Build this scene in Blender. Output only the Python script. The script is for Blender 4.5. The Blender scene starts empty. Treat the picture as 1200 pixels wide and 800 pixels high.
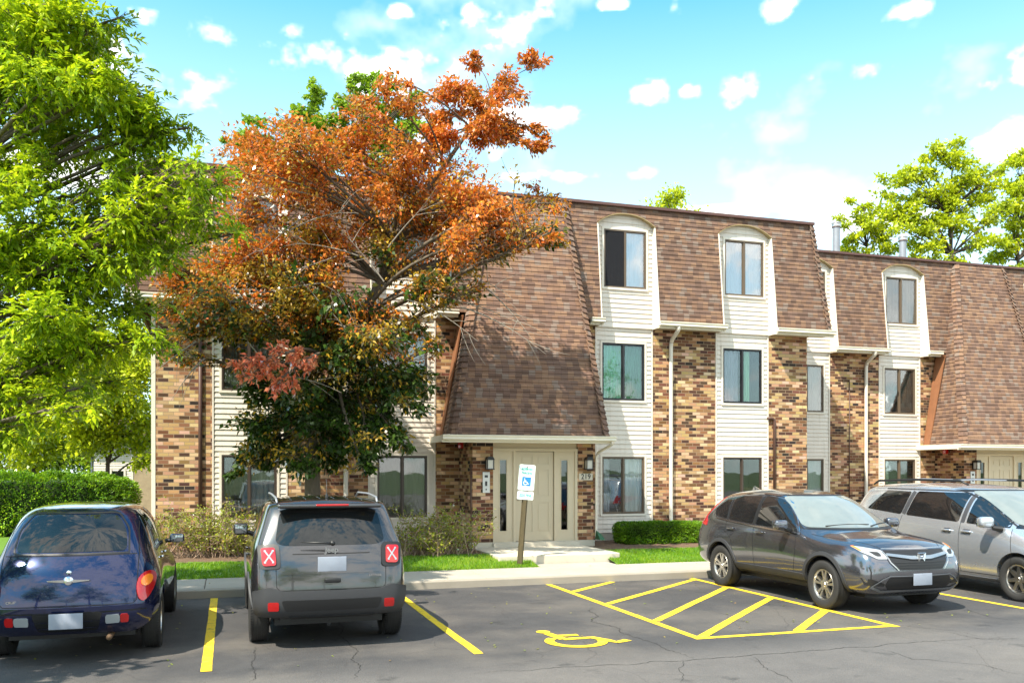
import bpy, bmesh, math, random
import numpy as np
from mathutils import Vector, Matrix, noise
from mathutils.bvhtree import BVHTree
R = math.radians
random.seed(7); rng = np.random.default_rng(7)
C = bpy.context.scene.collection
SC = bpy.context.scene

# ------------------------------------------------------------------ camera
FPX = 1045.0; TH = R(17.6); CH = 1.97
cd = bpy.data.cameras.new('camera'); cam = bpy.data.objects.new('camera', cd); C.objects.link(cam)
cam.location = (0, 0, CH); cam.rotation_euler = (R(90), 0, -TH)
cd.sensor_width = 36; cd.lens = FPX/1200*36; cd.shift_y = 0.125; cd.clip_end = 2000; cd.clip_start = .1
SC.camera = cam
cs, sn = math.cos(TH), math.sin(TH)
def at(px, py, D):
    """world point seen at photo pixel (px,py) at depth D metres (used to survey the place)"""
    u = (px-600)/FPX; v = (550-py)/FPX
    return Vector((D*(cs*u+sn), D*(cs-sn*u), CH+D*v))

# ------------------------------------------------------------------ materials
def newmat(name):
    m = bpy.data.materials.new(name); m.use_nodes = True
    nt = m.node_tree; nt.nodes.clear()
    o = nt.nodes.new('ShaderNodeOutputMaterial')
    return m, nt, o
def node(nt, t, ins=None, **kw):
    n = nt.nodes.new(t)
    for k, v in kw.items(): setattr(n, k, v)
    if ins:
        for k, v in ins.items():
            s = n.inputs[k]
            if isinstance(v, bpy.types.NodeSocket): nt.links.new(v, s)
            else:
                if isinstance(v, tuple) and len(v) == 3 and s.type == 'RGBA': v = (*v, 1)
                s.default_value = v
    return n
def mth(nt, op, a, b=0.0, c=None, clamp=False):
    n = nt.nodes.new('ShaderNodeMath'); n.operation = op; n.use_clamp = clamp
    for i, v in enumerate((a, b) if c is None else (a, b, c)):
        if isinstance(v, bpy.types.NodeSocket): nt.links.new(v, n.inputs[i])
        else: n.inputs[i].default_value = v
    return n.outputs[0]
def ramp(nt, fac, stops, interp='LINEAR'):
    n = nt.nodes.new('ShaderNodeValToRGB'); n.color_ramp.interpolation = interp
    e = n.color_ramp.elements
    while len(e) < len(stops): e.new(0.5)
    for i, (p, c) in enumerate(stops):
        e[i].position = p; e[i].color = (*c, 1) if len(c) == 3 else c
    nt.links.new(fac, n.inputs[0]); return n.outputs[0]
def mixc(nt, f, a, b, mode='MIX'):
    n = nt.nodes.new('ShaderNodeMix'); n.data_type = 'RGBA'; n.blend_type = mode
    for i, v in ((0, f), (6, a), (7, b)):
        s = n.inputs[i]
        if isinstance(v, bpy.types.NodeSocket): nt.links.new(v, s)
        else: s.default_value = (*v, 1) if isinstance(v, tuple) and len(v) == 3 else v
    return n.outputs[2]
def principled(nt, o, **kw):
    ins = {k.replace('_', ' '): v for k, v in kw.items()}
    b = node(nt, 'ShaderNodeBsdfPrincipled', ins); nt.links.new(b.outputs[0], o.inputs[0]); return b
def objco(nt):
    return node(nt, 'ShaderNodeTexCoord').outputs['Object']
def noise_t(nt, co, scale, detail=3, rough=.55):
    return node(nt, 'ShaderNodeTexNoise', {'Vector': co, 'Scale': scale, 'Detail': detail, 'Roughness': rough}).outputs['Fac']
def bump(nt, h, strength=.3, dist=.01):
    return node(nt, 'ShaderNodeBump', {'Height': h, 'Strength': strength, 'Distance': dist}).outputs[0]

def plain(name, col, rough=.6, metal=0., var=.08, scale=6, bmp=0.0, **kw):
    m, nt, o = newmat(name); co = objco(nt)
    n1 = noise_t(nt, co, scale, 4)
    c = mixc(nt, n1, tuple(max(0, x*(1-var)) for x in col), tuple(min(1, x*(1+var)) for x in col))
    k = dict(Base_Color=c, Roughness=rough, Metallic=metal); k.update(kw)
    if bmp: k['Normal'] = bump(nt, noise_t(nt, co, scale*12, 3), bmp, .004)
    principled(nt, o, **k); return m

def cellcoords(nt, w, h, jitter=0.0, half=.5):
    """running-bond cells: returns (random per cell, random2, edge distances u,v in metres, row)"""
    co = objco(nt); sx = node(nt, 'ShaderNodeSeparateXYZ', {0: co})
    nrm = node(nt, 'ShaderNodeSeparateXYZ', {0: node(nt, 'ShaderNodeTexCoord').outputs['Normal']})
    side = mth(nt, 'GREATER_THAN', mth(nt, 'ABSOLUTE', nrm.outputs[0]), .6)
    hx = mth(nt, 'ADD', mth(nt, 'MULTIPLY', sx.outputs[0], mth(nt, 'SUBTRACT', 1, side)),
             mth(nt, 'MULTIPLY', mth(nt, 'ADD', sx.outputs[1], .37), side))
    hx = mth(nt, 'ADD', hx, 100); z = mth(nt, 'ADD', sx.outputs[2], 10)
    zr = mth(nt, 'DIVIDE', z, h); row = mth(nt, 'FLOOR', zr); fz = mth(nt, 'SUBTRACT', zr, row)
    off = mth(nt, 'MULTIPLY', mth(nt, 'MODULO', row, 2), half)
    if jitter:
        wn = node(nt, 'ShaderNodeTexWhiteNoise', {'W': row}, noise_dimensions='1D').outputs[0]
        off = mth(nt, 'ADD', off, mth(nt, 'MULTIPLY', wn, jitter))
    ur = mth(nt, 'ADD', mth(nt, 'DIVIDE', hx, w), off); col = mth(nt, 'FLOOR', ur); fu = mth(nt, 'SUBTRACT', ur, col)
    v = node(nt, 'ShaderNodeCombineXYZ', {0: col, 1: row, 2: side})
    wn = node(nt, 'ShaderNodeTexWhiteNoise', {'Vector': v.outputs[0]}, noise_dimensions='3D')
    return co, wn.outputs['Value'], wn.outputs['Color'], fu, fz, v.outputs[0], row, col

def brick_mat(name='brick'):
    m, nt, o = newmat(name); w, h = .205, .0765
    co, rnd, rc, fu, fz, cell, row, col = cellcoords(nt, w, h)
    # clumps: a slow noise over the cells biases the draw
    nz = noise_t(nt, node(nt, 'ShaderNodeVectorMath', {0: cell, 1: (.33, .55, 1)}, operation='MULTIPLY').outputs[0], .55, 2)
    val = mth(nt, 'ADD', mth(nt, 'MULTIPLY', rnd, .72), mth(nt, 'MULTIPLY', mth(nt, 'SUBTRACT', nz, .36), 1.0), clamp=True)
    c = ramp(nt, val, [(0, (.035, .017, .012)), (.11, (.10, .036, .018)), (.27, (.20, .074, .032)), (.41, (.31, .145, .062)),
                       (.52, (.53, .33, .155)), (.76, (.68, .48, .28))], 'CONSTANT')
    n2 = noise_t(nt, co, 45, 4, .7)
    c = mixc(nt, .55, c, mixc(nt, n2, (.35, .35, .35), (1, 1, 1)), 'MULTIPLY')
    c = mixc(nt, .22, c, rc, 'SOFT_LIGHT')
    e = 0.011
    mu = mth(nt, 'LESS_THAN', mth(nt, 'MINIMUM', fu, mth(nt, 'SUBTRACT', 1, fu)), e/2/w)
    mv = mth(nt, 'LESS_THAN', mth(nt, 'MINIMUM', fz, mth(nt, 'SUBTRACT', 1, fz)), e/2/h)
    mo = mth(nt, 'MAXIMUM', mu, mv)
    mort = mixc(nt, n2, (.26, .17, .10), (.42, .30, .19))
    c = mixc(nt, mo, c, mort)
    hgt = mth(nt, 'ADD', mth(nt, 'SUBTRACT', 1, mo), mth(nt, 'MULTIPLY', n2, .35))
    principled(nt, o, Base_Color=c, Roughness=.85, Normal=bump(nt, hgt, .9, .008)); return m

def shingle_mat(name='shingle'):
    m, nt, o = newmat(name); w, h = .15, .107
    co, rnd, rc, fu, fz, cell, row, col = cellcoords(nt, w, h, .9, .5)
    c = ramp(nt, rnd, [(0, (.155, .088, .060)), (.18, (.235, .130, .080)), (.38, (.190, .112, .080)), (.55, (.285, .165, .100)),
                       (.74, (.215, .125, .088)), (.86, (.250, .180, .140))], 'CONSTANT')
    n2 = noise_t(nt, co, 160, 3, .8); n3 = noise_t(nt, co, 3, 3)
    c = mixc(nt, .5, c, mixc(nt, n2, (.3, .3, .3), (1, 1, 1)), 'MULTIPLY')
    c = mixc(nt, .35, c, mixc(nt, n3, (.55, .55, .58), (1, .98, .95)), 'MULTIPLY')
    g = mth(nt, 'LESS_THAN', fu, .035)
    c = mixc(nt, mth(nt, 'MULTIPLY', g, .75), c, (.03, .018, .014))
    hgt = mth(nt, 'ADD', mth(nt, 'MULTIPLY', rnd, .9), mth(nt, 'MULTIPLY', n2, .25))
    principled(nt, o, Base_Color=c, Roughness=.92, Normal=bump(nt, hgt, .8, .006)); return m

def siding_mat():
    m, nt, o = newmat('siding'); co = objco(nt)
    st = node(nt, 'ShaderNodeVectorMath', {0: co, 1: (1.3, 1.3, .35)}, operation='MULTIPLY').outputs[0]
    n1 = noise_t(nt, st, 4, 5, .65); gr = noise_t(nt, node(nt, 'ShaderNodeVectorMath', {0: co, 1: (3, 3, 60)}, operation='MULTIPLY').outputs[0], 3, 3)
    c = mixc(nt, n1, (.60, .53, .445), (.74, .67, .585)); stk = noise_t(nt, node(nt, 'ShaderNodeVectorMath', {0: co, 1: (7, 7, .5)}, operation='MULTIPLY').outputs[0], 2, 5); c = mixc(nt, ramp(nt, stk, [(.52, (0, 0, 0)), (.75, (.35, .35, .35))]), c, (.40, .35, .27))
    principled(nt, o, Base_Color=c, Roughness=.5, Normal=bump(nt, gr, .15, .002)); return m

def asphalt_mat():
    m, nt, o = newmat('asphalt'); co = objco(nt)
    big = noise_t(nt, co, .45, 5, .6); mid = noise_t(nt, co, 2.3, 6, .65); fine = noise_t(nt, co, 120, 2, .8)
    vor = node(nt, 'ShaderNodeTexVoronoi', {'Vector': co, 'Scale': 95.0}).outputs['Distance']
    base = mixc(nt, mid, (.033, .032, .035), (.086, .081, .080))
    st = ramp(nt, big, [(.46, (0, 0, 0)), (.62, (1, 1, 1))])
    base = mixc(nt, mth(nt, 'MULTIPLY', st, .6), base, (.155, .135, .115))
    # the driving aisle in front of the stalls is older, greyer asphalt
    y = node(nt, 'ShaderNodeSeparateXYZ', {0: co}).outputs[1]
    wob = mth(nt, 'ADD', y, mth(nt, 'MULTIPLY', mth(nt, 'SUBTRACT', mid, .5), .25))
    ais = ramp(nt, mth(nt, 'MULTIPLY_ADD', wob, -1.2, 10.9), [(0, (0, 0, 0)), (1, (1, 1, 1))])
    base = mixc(nt, mth(nt, 'MULTIPLY', ais, .6), base, mixc(nt, mid, (.125, .115, .108), (.21, .19, .175)))
    # oil spots
    sp = ramp(nt, noise_t(nt, co, 1.7, 4, .6), [(.62, (0, 0, 0)), (.72, (1, 1, 1))])
    base = mixc(nt, mth(nt, 'MULTIPLY', sp, .6), base, (.02, .02, .02))
    agg = ramp(nt, vor, [(.0, (1.9, 1.85, 1.75)), (.25, (.95, .95, .95)), (.6, (.7, .7, .7))])
    base = mixc(nt, .8, base, agg, 'MULTIPLY')
    sp2 = ramp(nt, fine, [(.68, (0, 0, 0)), (.74, (1, 1, 1))])
    base = mixc(nt, mth(nt, 'MULTIPLY', sp2, .35), base, (.30, .28, .25))
    # hairline cracks
    cr = node(nt, 'ShaderNodeTexVoronoi', {'Vector': mixc(nt, .12, co, node(nt, 'ShaderNodeTexNoise', {'Vector': co, 'Scale': 1.6, 'Detail': 5}).outputs['Color'], 'LINEAR_LIGHT'), 'Scale': .55},
              feature='DISTANCE_TO_EDGE').outputs['Distance']
    cm = mth(nt, 'LESS_THAN', cr, .0022)
    cm = mth(nt, 'MULTIPLY', cm, ramp(nt, big, [(.40, (0, 0, 0)), (.55, (1, 1, 1))]))
    base = mixc(nt, mth(nt, 'MULTIPLY', cm, .35), base, (.02, .014, .013))
    hgt = mth(nt, 'ADD', mth(nt, 'ADD', mth(nt, 'MULTIPLY', vor, -1.0), fine), mth(nt, 'MULTIPLY', cm, -3))
    principled(nt, o, Base_Color=base, Roughness=.82, Normal=bump(nt, hgt, .55, .006)); return m

def concrete_mat(name='concrete', a=(.30, .265, .215), b=(.47, .43, .36)):
    m, nt, o = newmat(name); co = objco(nt)
    n1 = noise_t(nt, co, 1.6, 6, .65); n2 = noise_t(nt, co, 130, 2, .8)
    c = mixc(nt, n1, a, b); c = mixc(nt, .4, c, mixc(nt, n2, (.6, .6, .6), (1.1, 1.1, 1.1)), 'MULTIPLY')
    principled(nt, o, Base_Color=c, Roughness=.88, Normal=bump(nt, n2, .3, .003)); return m

def turf_mat(name, a, b, s=3.0):
    m, nt, o = newmat(name); co = objco(nt)
    n1 = noise_t(nt, co, s, 6, .7); n2 = noise_t(nt, co, 90, 3, .8)
    c = mixc(nt, n1, a, b); c = mixc(nt, .7, c, mixc(nt, n2, (.35, .35, .3), (1.3, 1.3, 1.2)), 'MULTIPLY')
    principled(nt, o, Base_Color=c, Roughness=.9, Normal=bump(nt, n2, .8, .02)); return m

def leaf_mat(name, cols, trans=.35, gloss=.12, rough=.4):
    """cols: ramp of leaf colours, drawn per leaf"""
    m, nt, o = newmat(name)
    r = node(nt, 'ShaderNodeNewGeometry').outputs['Random Per Island']
    co = objco(nt); n1 = noise_t(nt, co, 1.1, 2)
    v = mth(nt, 'ADD', mth(nt, 'MULTIPLY', r, .7), mth(nt, 'MULTIPLY', mth(nt, 'SUBTRACT', n1, .35), 1.0), clamp=True)
    k = len(cols)
    c = ramp(nt, v, [(i/(k-1), x) for i, x in enumerate(cols)])
    d = node(nt, 'ShaderNodeBsdfDiffuse', {'Color': c}); t = node(nt, 'ShaderNodeBsdfTranslucent', {'Color': c})
    g = node(nt, 'ShaderNodeBsdfGlossy', {'Color': (1, 1, 1), 'Roughness': rough})
    a = node(nt, 'ShaderNodeMixShader', {0: trans, 1: d.outputs[0], 2: t.outputs[0]})
    fr = node(nt, 'ShaderNodeFresnel', {'IOR': 1.45}).outputs[0]
    b = node(nt, 'ShaderNodeMixShader', {0: mth(nt, 'MULTIPLY', fr, gloss*5, clamp=True), 1: a.outputs[0], 2: g.outputs[0]})
    nt.links.new(b.outputs[0], o.inputs[0]); return m

def bark_mat(name, a, b):
    m, nt, o = newmat(name); co = objco(nt)
    st = node(nt, 'ShaderNodeVectorMath', {0: co, 1: (9, 9, 1.6)}, operation='MULTIPLY').outputs[0]
    n1 = noise_t(nt, st, 3, 6, .7)
    principled(nt, o, Base_Color=mixc(nt, n1, a, b), Roughness=.9, Normal=bump(nt, n1, .8, .02)); return m

def glass_mat(name, tint=(.92, .95, .94), refl=.035):
    m, nt, o = newmat(name); co = objco(nt)
    tr = node(nt, 'ShaderNodeBsdfTransparent', {'Color': tint})
    nb = bump(nt, noise_t(nt, co, 1.7, 2), .06, .02)
    gl = node(nt, 'ShaderNodeBsdfGlossy', {'Color': (1, 1, 1), 'Roughness': .012, 'Normal': nb})
    fr = node(nt, 'ShaderNodeFresnel', {'IOR': 1.55}).outputs[0]
    f = mth(nt, 'ADD', mth(nt, 'MULTIPLY', fr, .9), refl, clamp=True)
    mx = node(nt, 'ShaderNodeMixShader', {0: f, 1: tr.outputs[0], 2: gl.outputs[0]})
    nt.links.new(mx.outputs[0], o.inputs[0]); return m

def paint_mat(name, col, metal=.55, rough=.32, flake=.25):
    m, nt, o = newmat(name); co = objco(nt)
    fl = node(nt, 'ShaderNodeTexVoronoi', {'Vector': co, 'Scale': 900.0}).outputs['Color']
    c = mixc(nt, flake*.5, col, fl, 'SOFT_LIGHT')
    dirt = noise_t(nt, co, 3.5, 5, .65)
    z = node(nt, 'ShaderNodeSeparateXYZ', {0: co}).outputs[2]
    low = ramp(nt, mth(nt, 'ADD', z, mth(nt, 'MULTIPLY', dirt, .35)), [(.30, (1, 1, 1)), (.75, (0, 0, 0))])
    c = mixc(nt, mth(nt, 'MULTIPLY', low, .28), c, (.16, .13, .10))
    rg = mth(nt, 'ADD', rough, mth(nt, 'MULTIPLY', low, .2))
    b = principled(nt, o, Base_Color=c, Roughness=rg, Metallic=metal, Coat_Weight=1.0, Coat_Roughness=.03); return m

M = {}
M['brick'] = brick_mat(); M['shingle'] = shingle_mat(); M['siding'] = siding_mat()
M['trim'] = plain('cream_trim', (.70, .63, .53), .45, var=.06)
M['gutter'] = plain('gutter_cream', (.72, .66, .53), .4, var=.07)
M['drip'] = plain('brown_edge_metal', (.10, .045, .035), .45)
M['flash'] = plain('brown_flashing', (.24, .10, .045), .6, var=.2)
M['asphalt'] = asphalt_mat()
M['concrete'] = concrete_mat(); M['curb'] = concrete_mat('curb_concrete', (.24, .21, .165), (.38, .34, .28))
M['stoop'] = concrete_mat('stoop_concrete', (.50, .44, .34), (.66, .60, .49))
M['joint'] = plain('joint_dirt', (.07, .06, .045), .95)
M['soil'] = turf_mat('mulch', (.10, .055, .03), (.22, .14, .09), 8)
M['turf'] = turf_mat('turf', (.07, .17, .008), (.16, .30, .015))
M['ground'] = turf_mat('ground_grass', (.035, .07, .012), (.07, .11, .02), .6)
M['dark'] = plain('dark_interior', (.012, .012, .013), .9)
M['room'] = plain('room_grey', (.05, .048, .045), .9)
M['door'] = plain('khaki_door_paint', (.52, .44, .31), .4, var=.04)
M['doorframe'] = plain('khaki_frame_paint', (.56, .47, .33), .45, var=.05)
M['bronze'] = plain('bronze_frame', (.055, .038, .028), .4)
M['blackf'] = plain('black_frame', (.012, .012, .014), .35)
M['tanf'] = plain('tan_frame', (.12, .085, .055), .4)
M['glass'] = glass_mat('window_glass'); M['glassb'] = glass_mat('window_glass_bright', (.93, .95, .96), .16)
M['black'] = plain('black_plastic', (.012, .012, .013), .45)
M['blackpl'] = plain('grey_plastic', (.035, .036, .04), .6, bmp=.1)
M['rubber'] = plain('tyre_rubber', (.022, .021, .020), .8, var=.3, scale=20)
M['chrome'] = plain('chrome', (.75, .76, .78), .12, 1.0, var=.03)
M['silver'] = plain('alloy_silver', (.62, .60, .57), .3, 1.0, var=.06)
M['alloydark'] = plain('alloy_dark', (.05, .05, .05), .5, .6)
M['cglass'] = None
def carglass(name, col, rough=.02, spec=.8):
    m, nt, o = newmat(name); co = objco(nt)
    n1 = noise_t(nt, co, 2.2, 3)
    principled(nt, o, Base_Color=mixc(nt, n1, tuple(x*.6 for x in col), col), Roughness=rough, IOR=1.6, Specular_IOR_Level=spec, Coat_Weight=.25, Coat_Roughness=.01); return m
M['cglass'] = carglass('tinted_car_glass', (.010, .011, .012))
M['cglass_rear'] = carglass('rear_car_glass', (.012, .014, .015), .03, .35)
M['cglass_light'] = carglass('clear_windscreen', (.22, .25, .24))
M['red'] = plain('red_lens', (.42, .006, .006), .15, Coat_Weight=1.0)
M['orange'] = plain('amber_lens', (.85, .22, .01), .15, Coat_Weight=1.0)
M['clear'] = plain('clear_lens', (.36, .38, .40), .12, .2, Coat_Weight=1.0)
M['plate'] = plain('licence_plate', (.25, .28, .34), .45, var=.12, scale=9)
M['white'] = plain('white_paint', (.78, .78, .76), .5)
M['sgreen'] = plain('sign_green', (.05, .42, .35), .5, var=.15)
M['sblue'] = plain('sign_blue', (.02, .22, .85), .4)
M['signwhite'] = plain('sign_face_white', (.80, .86, .85), .4, var=.05)
M['steel'] = plain('grey_steel', (.30, .31, .33), .45, .6, var=.2)
M['rust'] = plain('rusty_steel', (.13, .075, .04), .8, .1, var=.5, scale=14)
M['olive'] = plain('weathered_green_post', (.085, .065, .028), .7, var=.5, scale=20)
M['lampglass'] = plain('frosted_lamp_glass', (.55, .53, .47), .3)
M['signplate'] = plain('number_plaque', (.55, .50, .40), .6)
M['yellow'] = None
def yellow():
    m, nt, o = newmat('yellow_road_paint'); co = objco(nt)
    n1 = noise_t(nt, co, 7, 5, .7); n2 = noise_t(nt, co, 90, 3, .8)
    c = mixc(nt, n1, (.72, .46, .012), (.88, .62, .02))
    w = mth(nt, 'GREATER_THAN', mth(nt, 'ADD', mth(nt, 'MULTIPLY', n1, .6), mth(nt, 'MULTIPLY', n2, .6)), .665)
    c = mixc(nt, mth(nt, 'MULTIPLY', w, .7), c, (.12, .10, .07))
    principled(nt, o, Base_Color=c, Roughness=.75, Normal=bump(nt, n2, .5, .004)); return m
M['yellow'] = yellow()

# ------------------------------------------------------------------ object helpers
def tag(o, label=None, cat=None, group=None, kind=None):
    if label: o['label'] = label
    if cat: o['category'] = cat
    if group: o['group'] = group
    if kind: o['kind'] = kind
    return o
def empty(name, loc=(0, 0, 0), rz=0, label=None, cat=None, group=None):
    o = bpy.data.objects.new(name, None); C.objects.link(o); o.location = loc; o.rotation_euler = (0, 0, rz)
    o.empty_display_size = .2
    return tag(o, label, cat, group)
def link(name, me, parent=None):
    o = bpy.data.objects.new(name, me); C.objects.link(o)
    if parent: o.parent = parent
    return o
class MB:
    def __init__(s): s.v = []; s.f = []
    def add(s, vs, fs):
        b = len(s.v); s.v += [tuple(v) for v in vs]; s.f += [tuple(i+b for i in f) for f in fs]; return s
    def box(s, x0, x1, y0, y1, z0, z1, m=None):
        vs = [Vector(p) for p in ((x0, y0, z0), (x1, y0, z0), (x1, y1, z0), (x0, y1, z0), (x0, y0, z1), (x1, y0, z1), (x1, y1, z1), (x0, y1, z1))]
        if m: vs = [m @ v for v in vs]
        return s.add(vs, [(0, 3, 2, 1), (4, 5, 6, 7), (0, 1, 5, 4), (1, 2, 6, 5), (2, 3, 7, 6), (3, 0, 4, 7)])
    def quad(s, a, b, c, d): return s.add([a, b, c, d], [(0, 1, 2, 3)])
    def slab(s, quadpts, off):
        """quad with thickness along vector off (towards the back)"""
        q = [Vector(p) for p in quadpts]; o = Vector(off)
        return s.add(q+[p+o for p in q], [(0, 1, 2, 3), (7, 6, 5, 4), (0, 4, 5, 1), (1, 5, 6, 2), (2, 6, 7, 3), (3, 7, 4, 0)])
    def tube(s, path, rad, n=8, cap=True, flat=1.0):
        P = [Vector(p) for p in path]; k = len(P)
        rr = rad if hasattr(rad, '__len__') else [rad]*k
        up = None; rings = []
        for i in range(k):
            t = (P[min(i+1, k-1)]-P[max(i-1, 0)])
            if t.length < 1e-9: t = Vector((0, 0, 1))
            t.normalize()
            if up is None: up = Vector((1, 0, 0)) if abs(t.x) < .8 else Vector((0, 1, 0))
            a = (up-t*up.dot(t)); a = a.normalized() if a.length > 1e-6 else t.orthogonal().normalized()
            b = t.cross(a); up = a
            rings.append([P[i]+(a*math.cos(2*math.pi*j/n)+b*math.sin(2*math.pi*j/n)*flat)*rr[i] for j in range(n)])
        base = len(s.v)
        for r in rings: s.v += [tuple(p) for p in r]
        for i in range(k-1):
            for j in range(n):
                s.f.append((base+i*n+j, base+i*n+(j+1) % n, base+(i+1)*n+(j+1) % n, base+(i+1)*n+j))
        if cap:
            s.f.append(tuple(base+j for j in range(n))[::-1]); s.f.append(tuple(base+(k-1)*n+j for j in range(n)))
        return s
    def lathe(s, prof, axis='z', n=24, c=(0, 0, 0)):
        """prof: list of (r, h); closed strip around the axis"""
        base = len(s.v); c = Vector(c)
        for r, h in prof:
            for j in range(n):
                a = 2*math.pi*j/n; p = (r*math.cos(a), r*math.sin(a), h)
                if axis == 'y': p = (p[0], p[2], p[1])
                if axis == 'x': p = (p[2], p[0], p[1])
                s.v.append(tuple(c+Vector(p)))
        for i in range(len(prof)-1):
            for j in range(n):
                s.f.append((base+i*n+j, base+i*n+(j+1) % n, base+(i+1)*n+(j+1) % n, base+(i+1)*n+j))
        return s
    def prism(s, poly, fn, d0, d1):
        """poly 2D outline; fn(u,v,d)->3D; between depths"""
        n = len(poly)
        vs = [fn(u, v, d0) for u, v in poly]+[fn(u, v, d1) for u, v in poly]
        return s.add(vs, [tuple(range(n))[::-1], tuple(range(n, 2*n))]+[(i, (i+1) % n, n+(i+1) % n, n+i) for i in range(n)])
    def build(s, name, mat, parent=None, smooth=False, bevel=0, fix=True):
        me = bpy.data.meshes.new(name); me.from_pydata(s.v, [], s.f)
        if fix or bevel:
            bm = bmesh.new(); bm.from_mesh(me)
            if bevel:
                bmesh.ops.remove_doubles(bm, verts=bm.verts, dist=1e-5)
            bmesh.ops.recalc_face_normals(bm, faces=bm.faces)
            if bevel:
                es = [e for e in bm.edges if len(e.link_faces) == 2 and e.calc_face_angle(0) > .5]
                bmesh.ops.bevel(bm, geom=es, offset=bevel, segments=3, profile=.5, affect='EDGES')
            bm.to_mesh(me); bm.free()
        if smooth: me.polygons.foreach_set('use_smooth', [True]*len(me.polygons))
        if mat: me.materials.append(M[mat] if isinstance(mat, str) else mat)
        return link(name, me, parent)
def soften(o, ang=35):
    """smooth shading with sharp edges kept"""
    me = o.data; me.polygons.foreach_set('use_smooth', [True]*len(me.polygons))
    try: me.set_sharp_from_angle(angle=R(ang))
    except Exception: pass
    return o
def text_obj(s, size, mat, mtx, parent=None, name='lettering', ext=.001, bold=0.0, xs=1.0):
    cu = bpy.data.curves.new('t', 'FONT'); cu.body = s; cu.size = size; cu.extrude = ext; cu.offset = bold
    cu.align_x = 'CENTER'; cu.align_y = 'CENTER'; cu.resolution_u = 3
    t = bpy.data.objects.new('t', cu); C.objects.link(t)
    dg = bpy.context.evaluated_depsgraph_get(); dg.update()
    me = bpy.data.meshes.new_from_object(t.evaluated_get(dg))
    bpy.data.objects.remove(t); bpy.data.curves.remove(cu)
    me.transform(mtx @ Matrix.Diagonal((xs, 1, 1, 1))); me.name = name; me.materials.clear(); me.materials.append(M[mat])
    return link(name, me, parent)

# ------------------------------------------------------------------ world, sun
SUN_EL = R(54); sv = Vector((-.80, -.56, 0)).normalized()   # horizontal direction towards the sun
w = bpy.data.worlds.new('World'); SC.world = w; w.use_nodes = True
nt = w.node_tree; nt.nodes.clear()
sky = node(nt, 'ShaderNodeTexSky', sky_type='NISHITA'); sky.sun_disc = False
sky.sun_elevation = SUN_EL; sky.sun_rotation = math.atan2(sv.x, sv.y); sky.dust_density = .6; sky.ozone_density = 1.0; sky.air_density = 1.0
d = node(nt, 'ShaderNodeTexCoord').outputs['Generated']
dn = node(nt, 'ShaderNodeVectorMath', {0: d}, operation='NORMALIZE').outputs[0]
sp = node(nt, 'ShaderNodeSeparateXYZ', {0: dn})
az = mth(nt, 'ARCTAN2', sp.outputs[0], sp.outputs[1]); el = mth(nt, 'ARCSINE', sp.outputs[2])
def azel(px, py):
    v = at(px, py, 100)-Vector((0, 0, CH)); v.normalize(); return math.atan2(v.x, v.y), math.asin(v.z)
clouds = [(250, 42, 30, 20), (168, 20, 18, 12), (345, 37, 18, 10), (255, 112, 75, 36), (420, 78, 100, 30), (470, 15, 14, 10), (590, 24, 72, 26),
          (648, 136, 38, 18), (717, 5, 18, 7), (765, 107, 23, 16), (808, 108, 14, 9), (865, 103, 27, 17), (908, 10, 28, 15),
          (1025, 80, 70, 12), (1068, 10, 36, 14), (1185, 168, 40, 26), (60, 60, 90, 40), (700, 206, 100, 9), (130, 200, 90, 30), (560, 150, 60, 30),
          (1300, 60, 120, 30), (-150, 90, 150, 60), (350, -80, 150, 40), (900, -120, 180, 40), (640, 258, 190, 24), (870, 245, 120, 9), (60, 195, 200, 30), (1010, 262, 90, 16)]
# cloud cover computed once on an azimuth/elevation grid (numpy fractal noise), read by direction
CWD, CHT = 3072, 768                     # azimuth -pi..pi, elevation 0..pi/2
def fbm(fx, fy, octs, seed):
    r = np.random.default_rng(seed); out = np.zeros((CHT, CWD)); amp = 1; tot = 0
    for k in range(octs):
        gx, gy = fx*2**k, fy*2**k
        g = r.random((gy+2, gx)); X = np.arange(CWD)/CWD*gx; Y = np.arange(CHT)/CHT*gy
        xi = X.astype(int); xf = X-xi; xf = xf*xf*(3-2*xf); yi = Y.astype(int); yf = Y-yi; yf = yf*yf*(3-2*yf)
        a = g[yi][:, xi % gx]*(1-xf)+g[yi][:, (xi+1) % gx]*xf; c = g[yi+1][:, xi % gx]*(1-xf)+g[yi+1][:, (xi+1) % gx]*xf
        out += amp*(a*(1-yf[:, None])+c*yf[:, None]); tot += amp; amp *= .58
    return out/tot
AZ, EL = np.meshgrid((np.arange(CWD)+.5)/CWD*2*np.pi-np.pi, (np.arange(CHT)+.5)/CHT*np.pi/2)
f1 = fbm(64, 22, 6, 3)-.5; f2 = fbm(14, 6, 6, 8)-.5; f3 = fbm(220, 80, 5, 21)-.5
dens = np.full(AZ.shape, -1.3)
for px, py, rx, ry in clouds:
    a0, e0 = azel(px, py); a1, _ = azel(px+rx, py); _, e1 = azel(px, py-ry)
    dens = np.maximum(dens, 1-(((AZ-a0)/abs(a1-a0))**2+((EL-e0)/abs(e1-e0))**2)**.8)
bk = f2*6+.75; bk = np.where(np.abs(AZ-TH) > 1.0, bk, -1.3); dens = np.maximum(dens, bk)  # unseen cloud added behind the camera for a more neutral fill light
cm_ = np.clip((dens*.62+f1*2.2+f3*2.0+.04)/.85, 0, 1); cm_ = cm_*cm_*(3-2*cm_)
wisp = np.clip((f1*1.0+f2*2.6-.02)*1.2, 0, .3)*np.clip((EL)/.1, 0, 1); cm_ = np.maximum(cm_, wisp)
img = bpy.data.images.new('cloud_cover', CWD, CHT, float_buffer=False, alpha=False, is_data=True)
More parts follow.
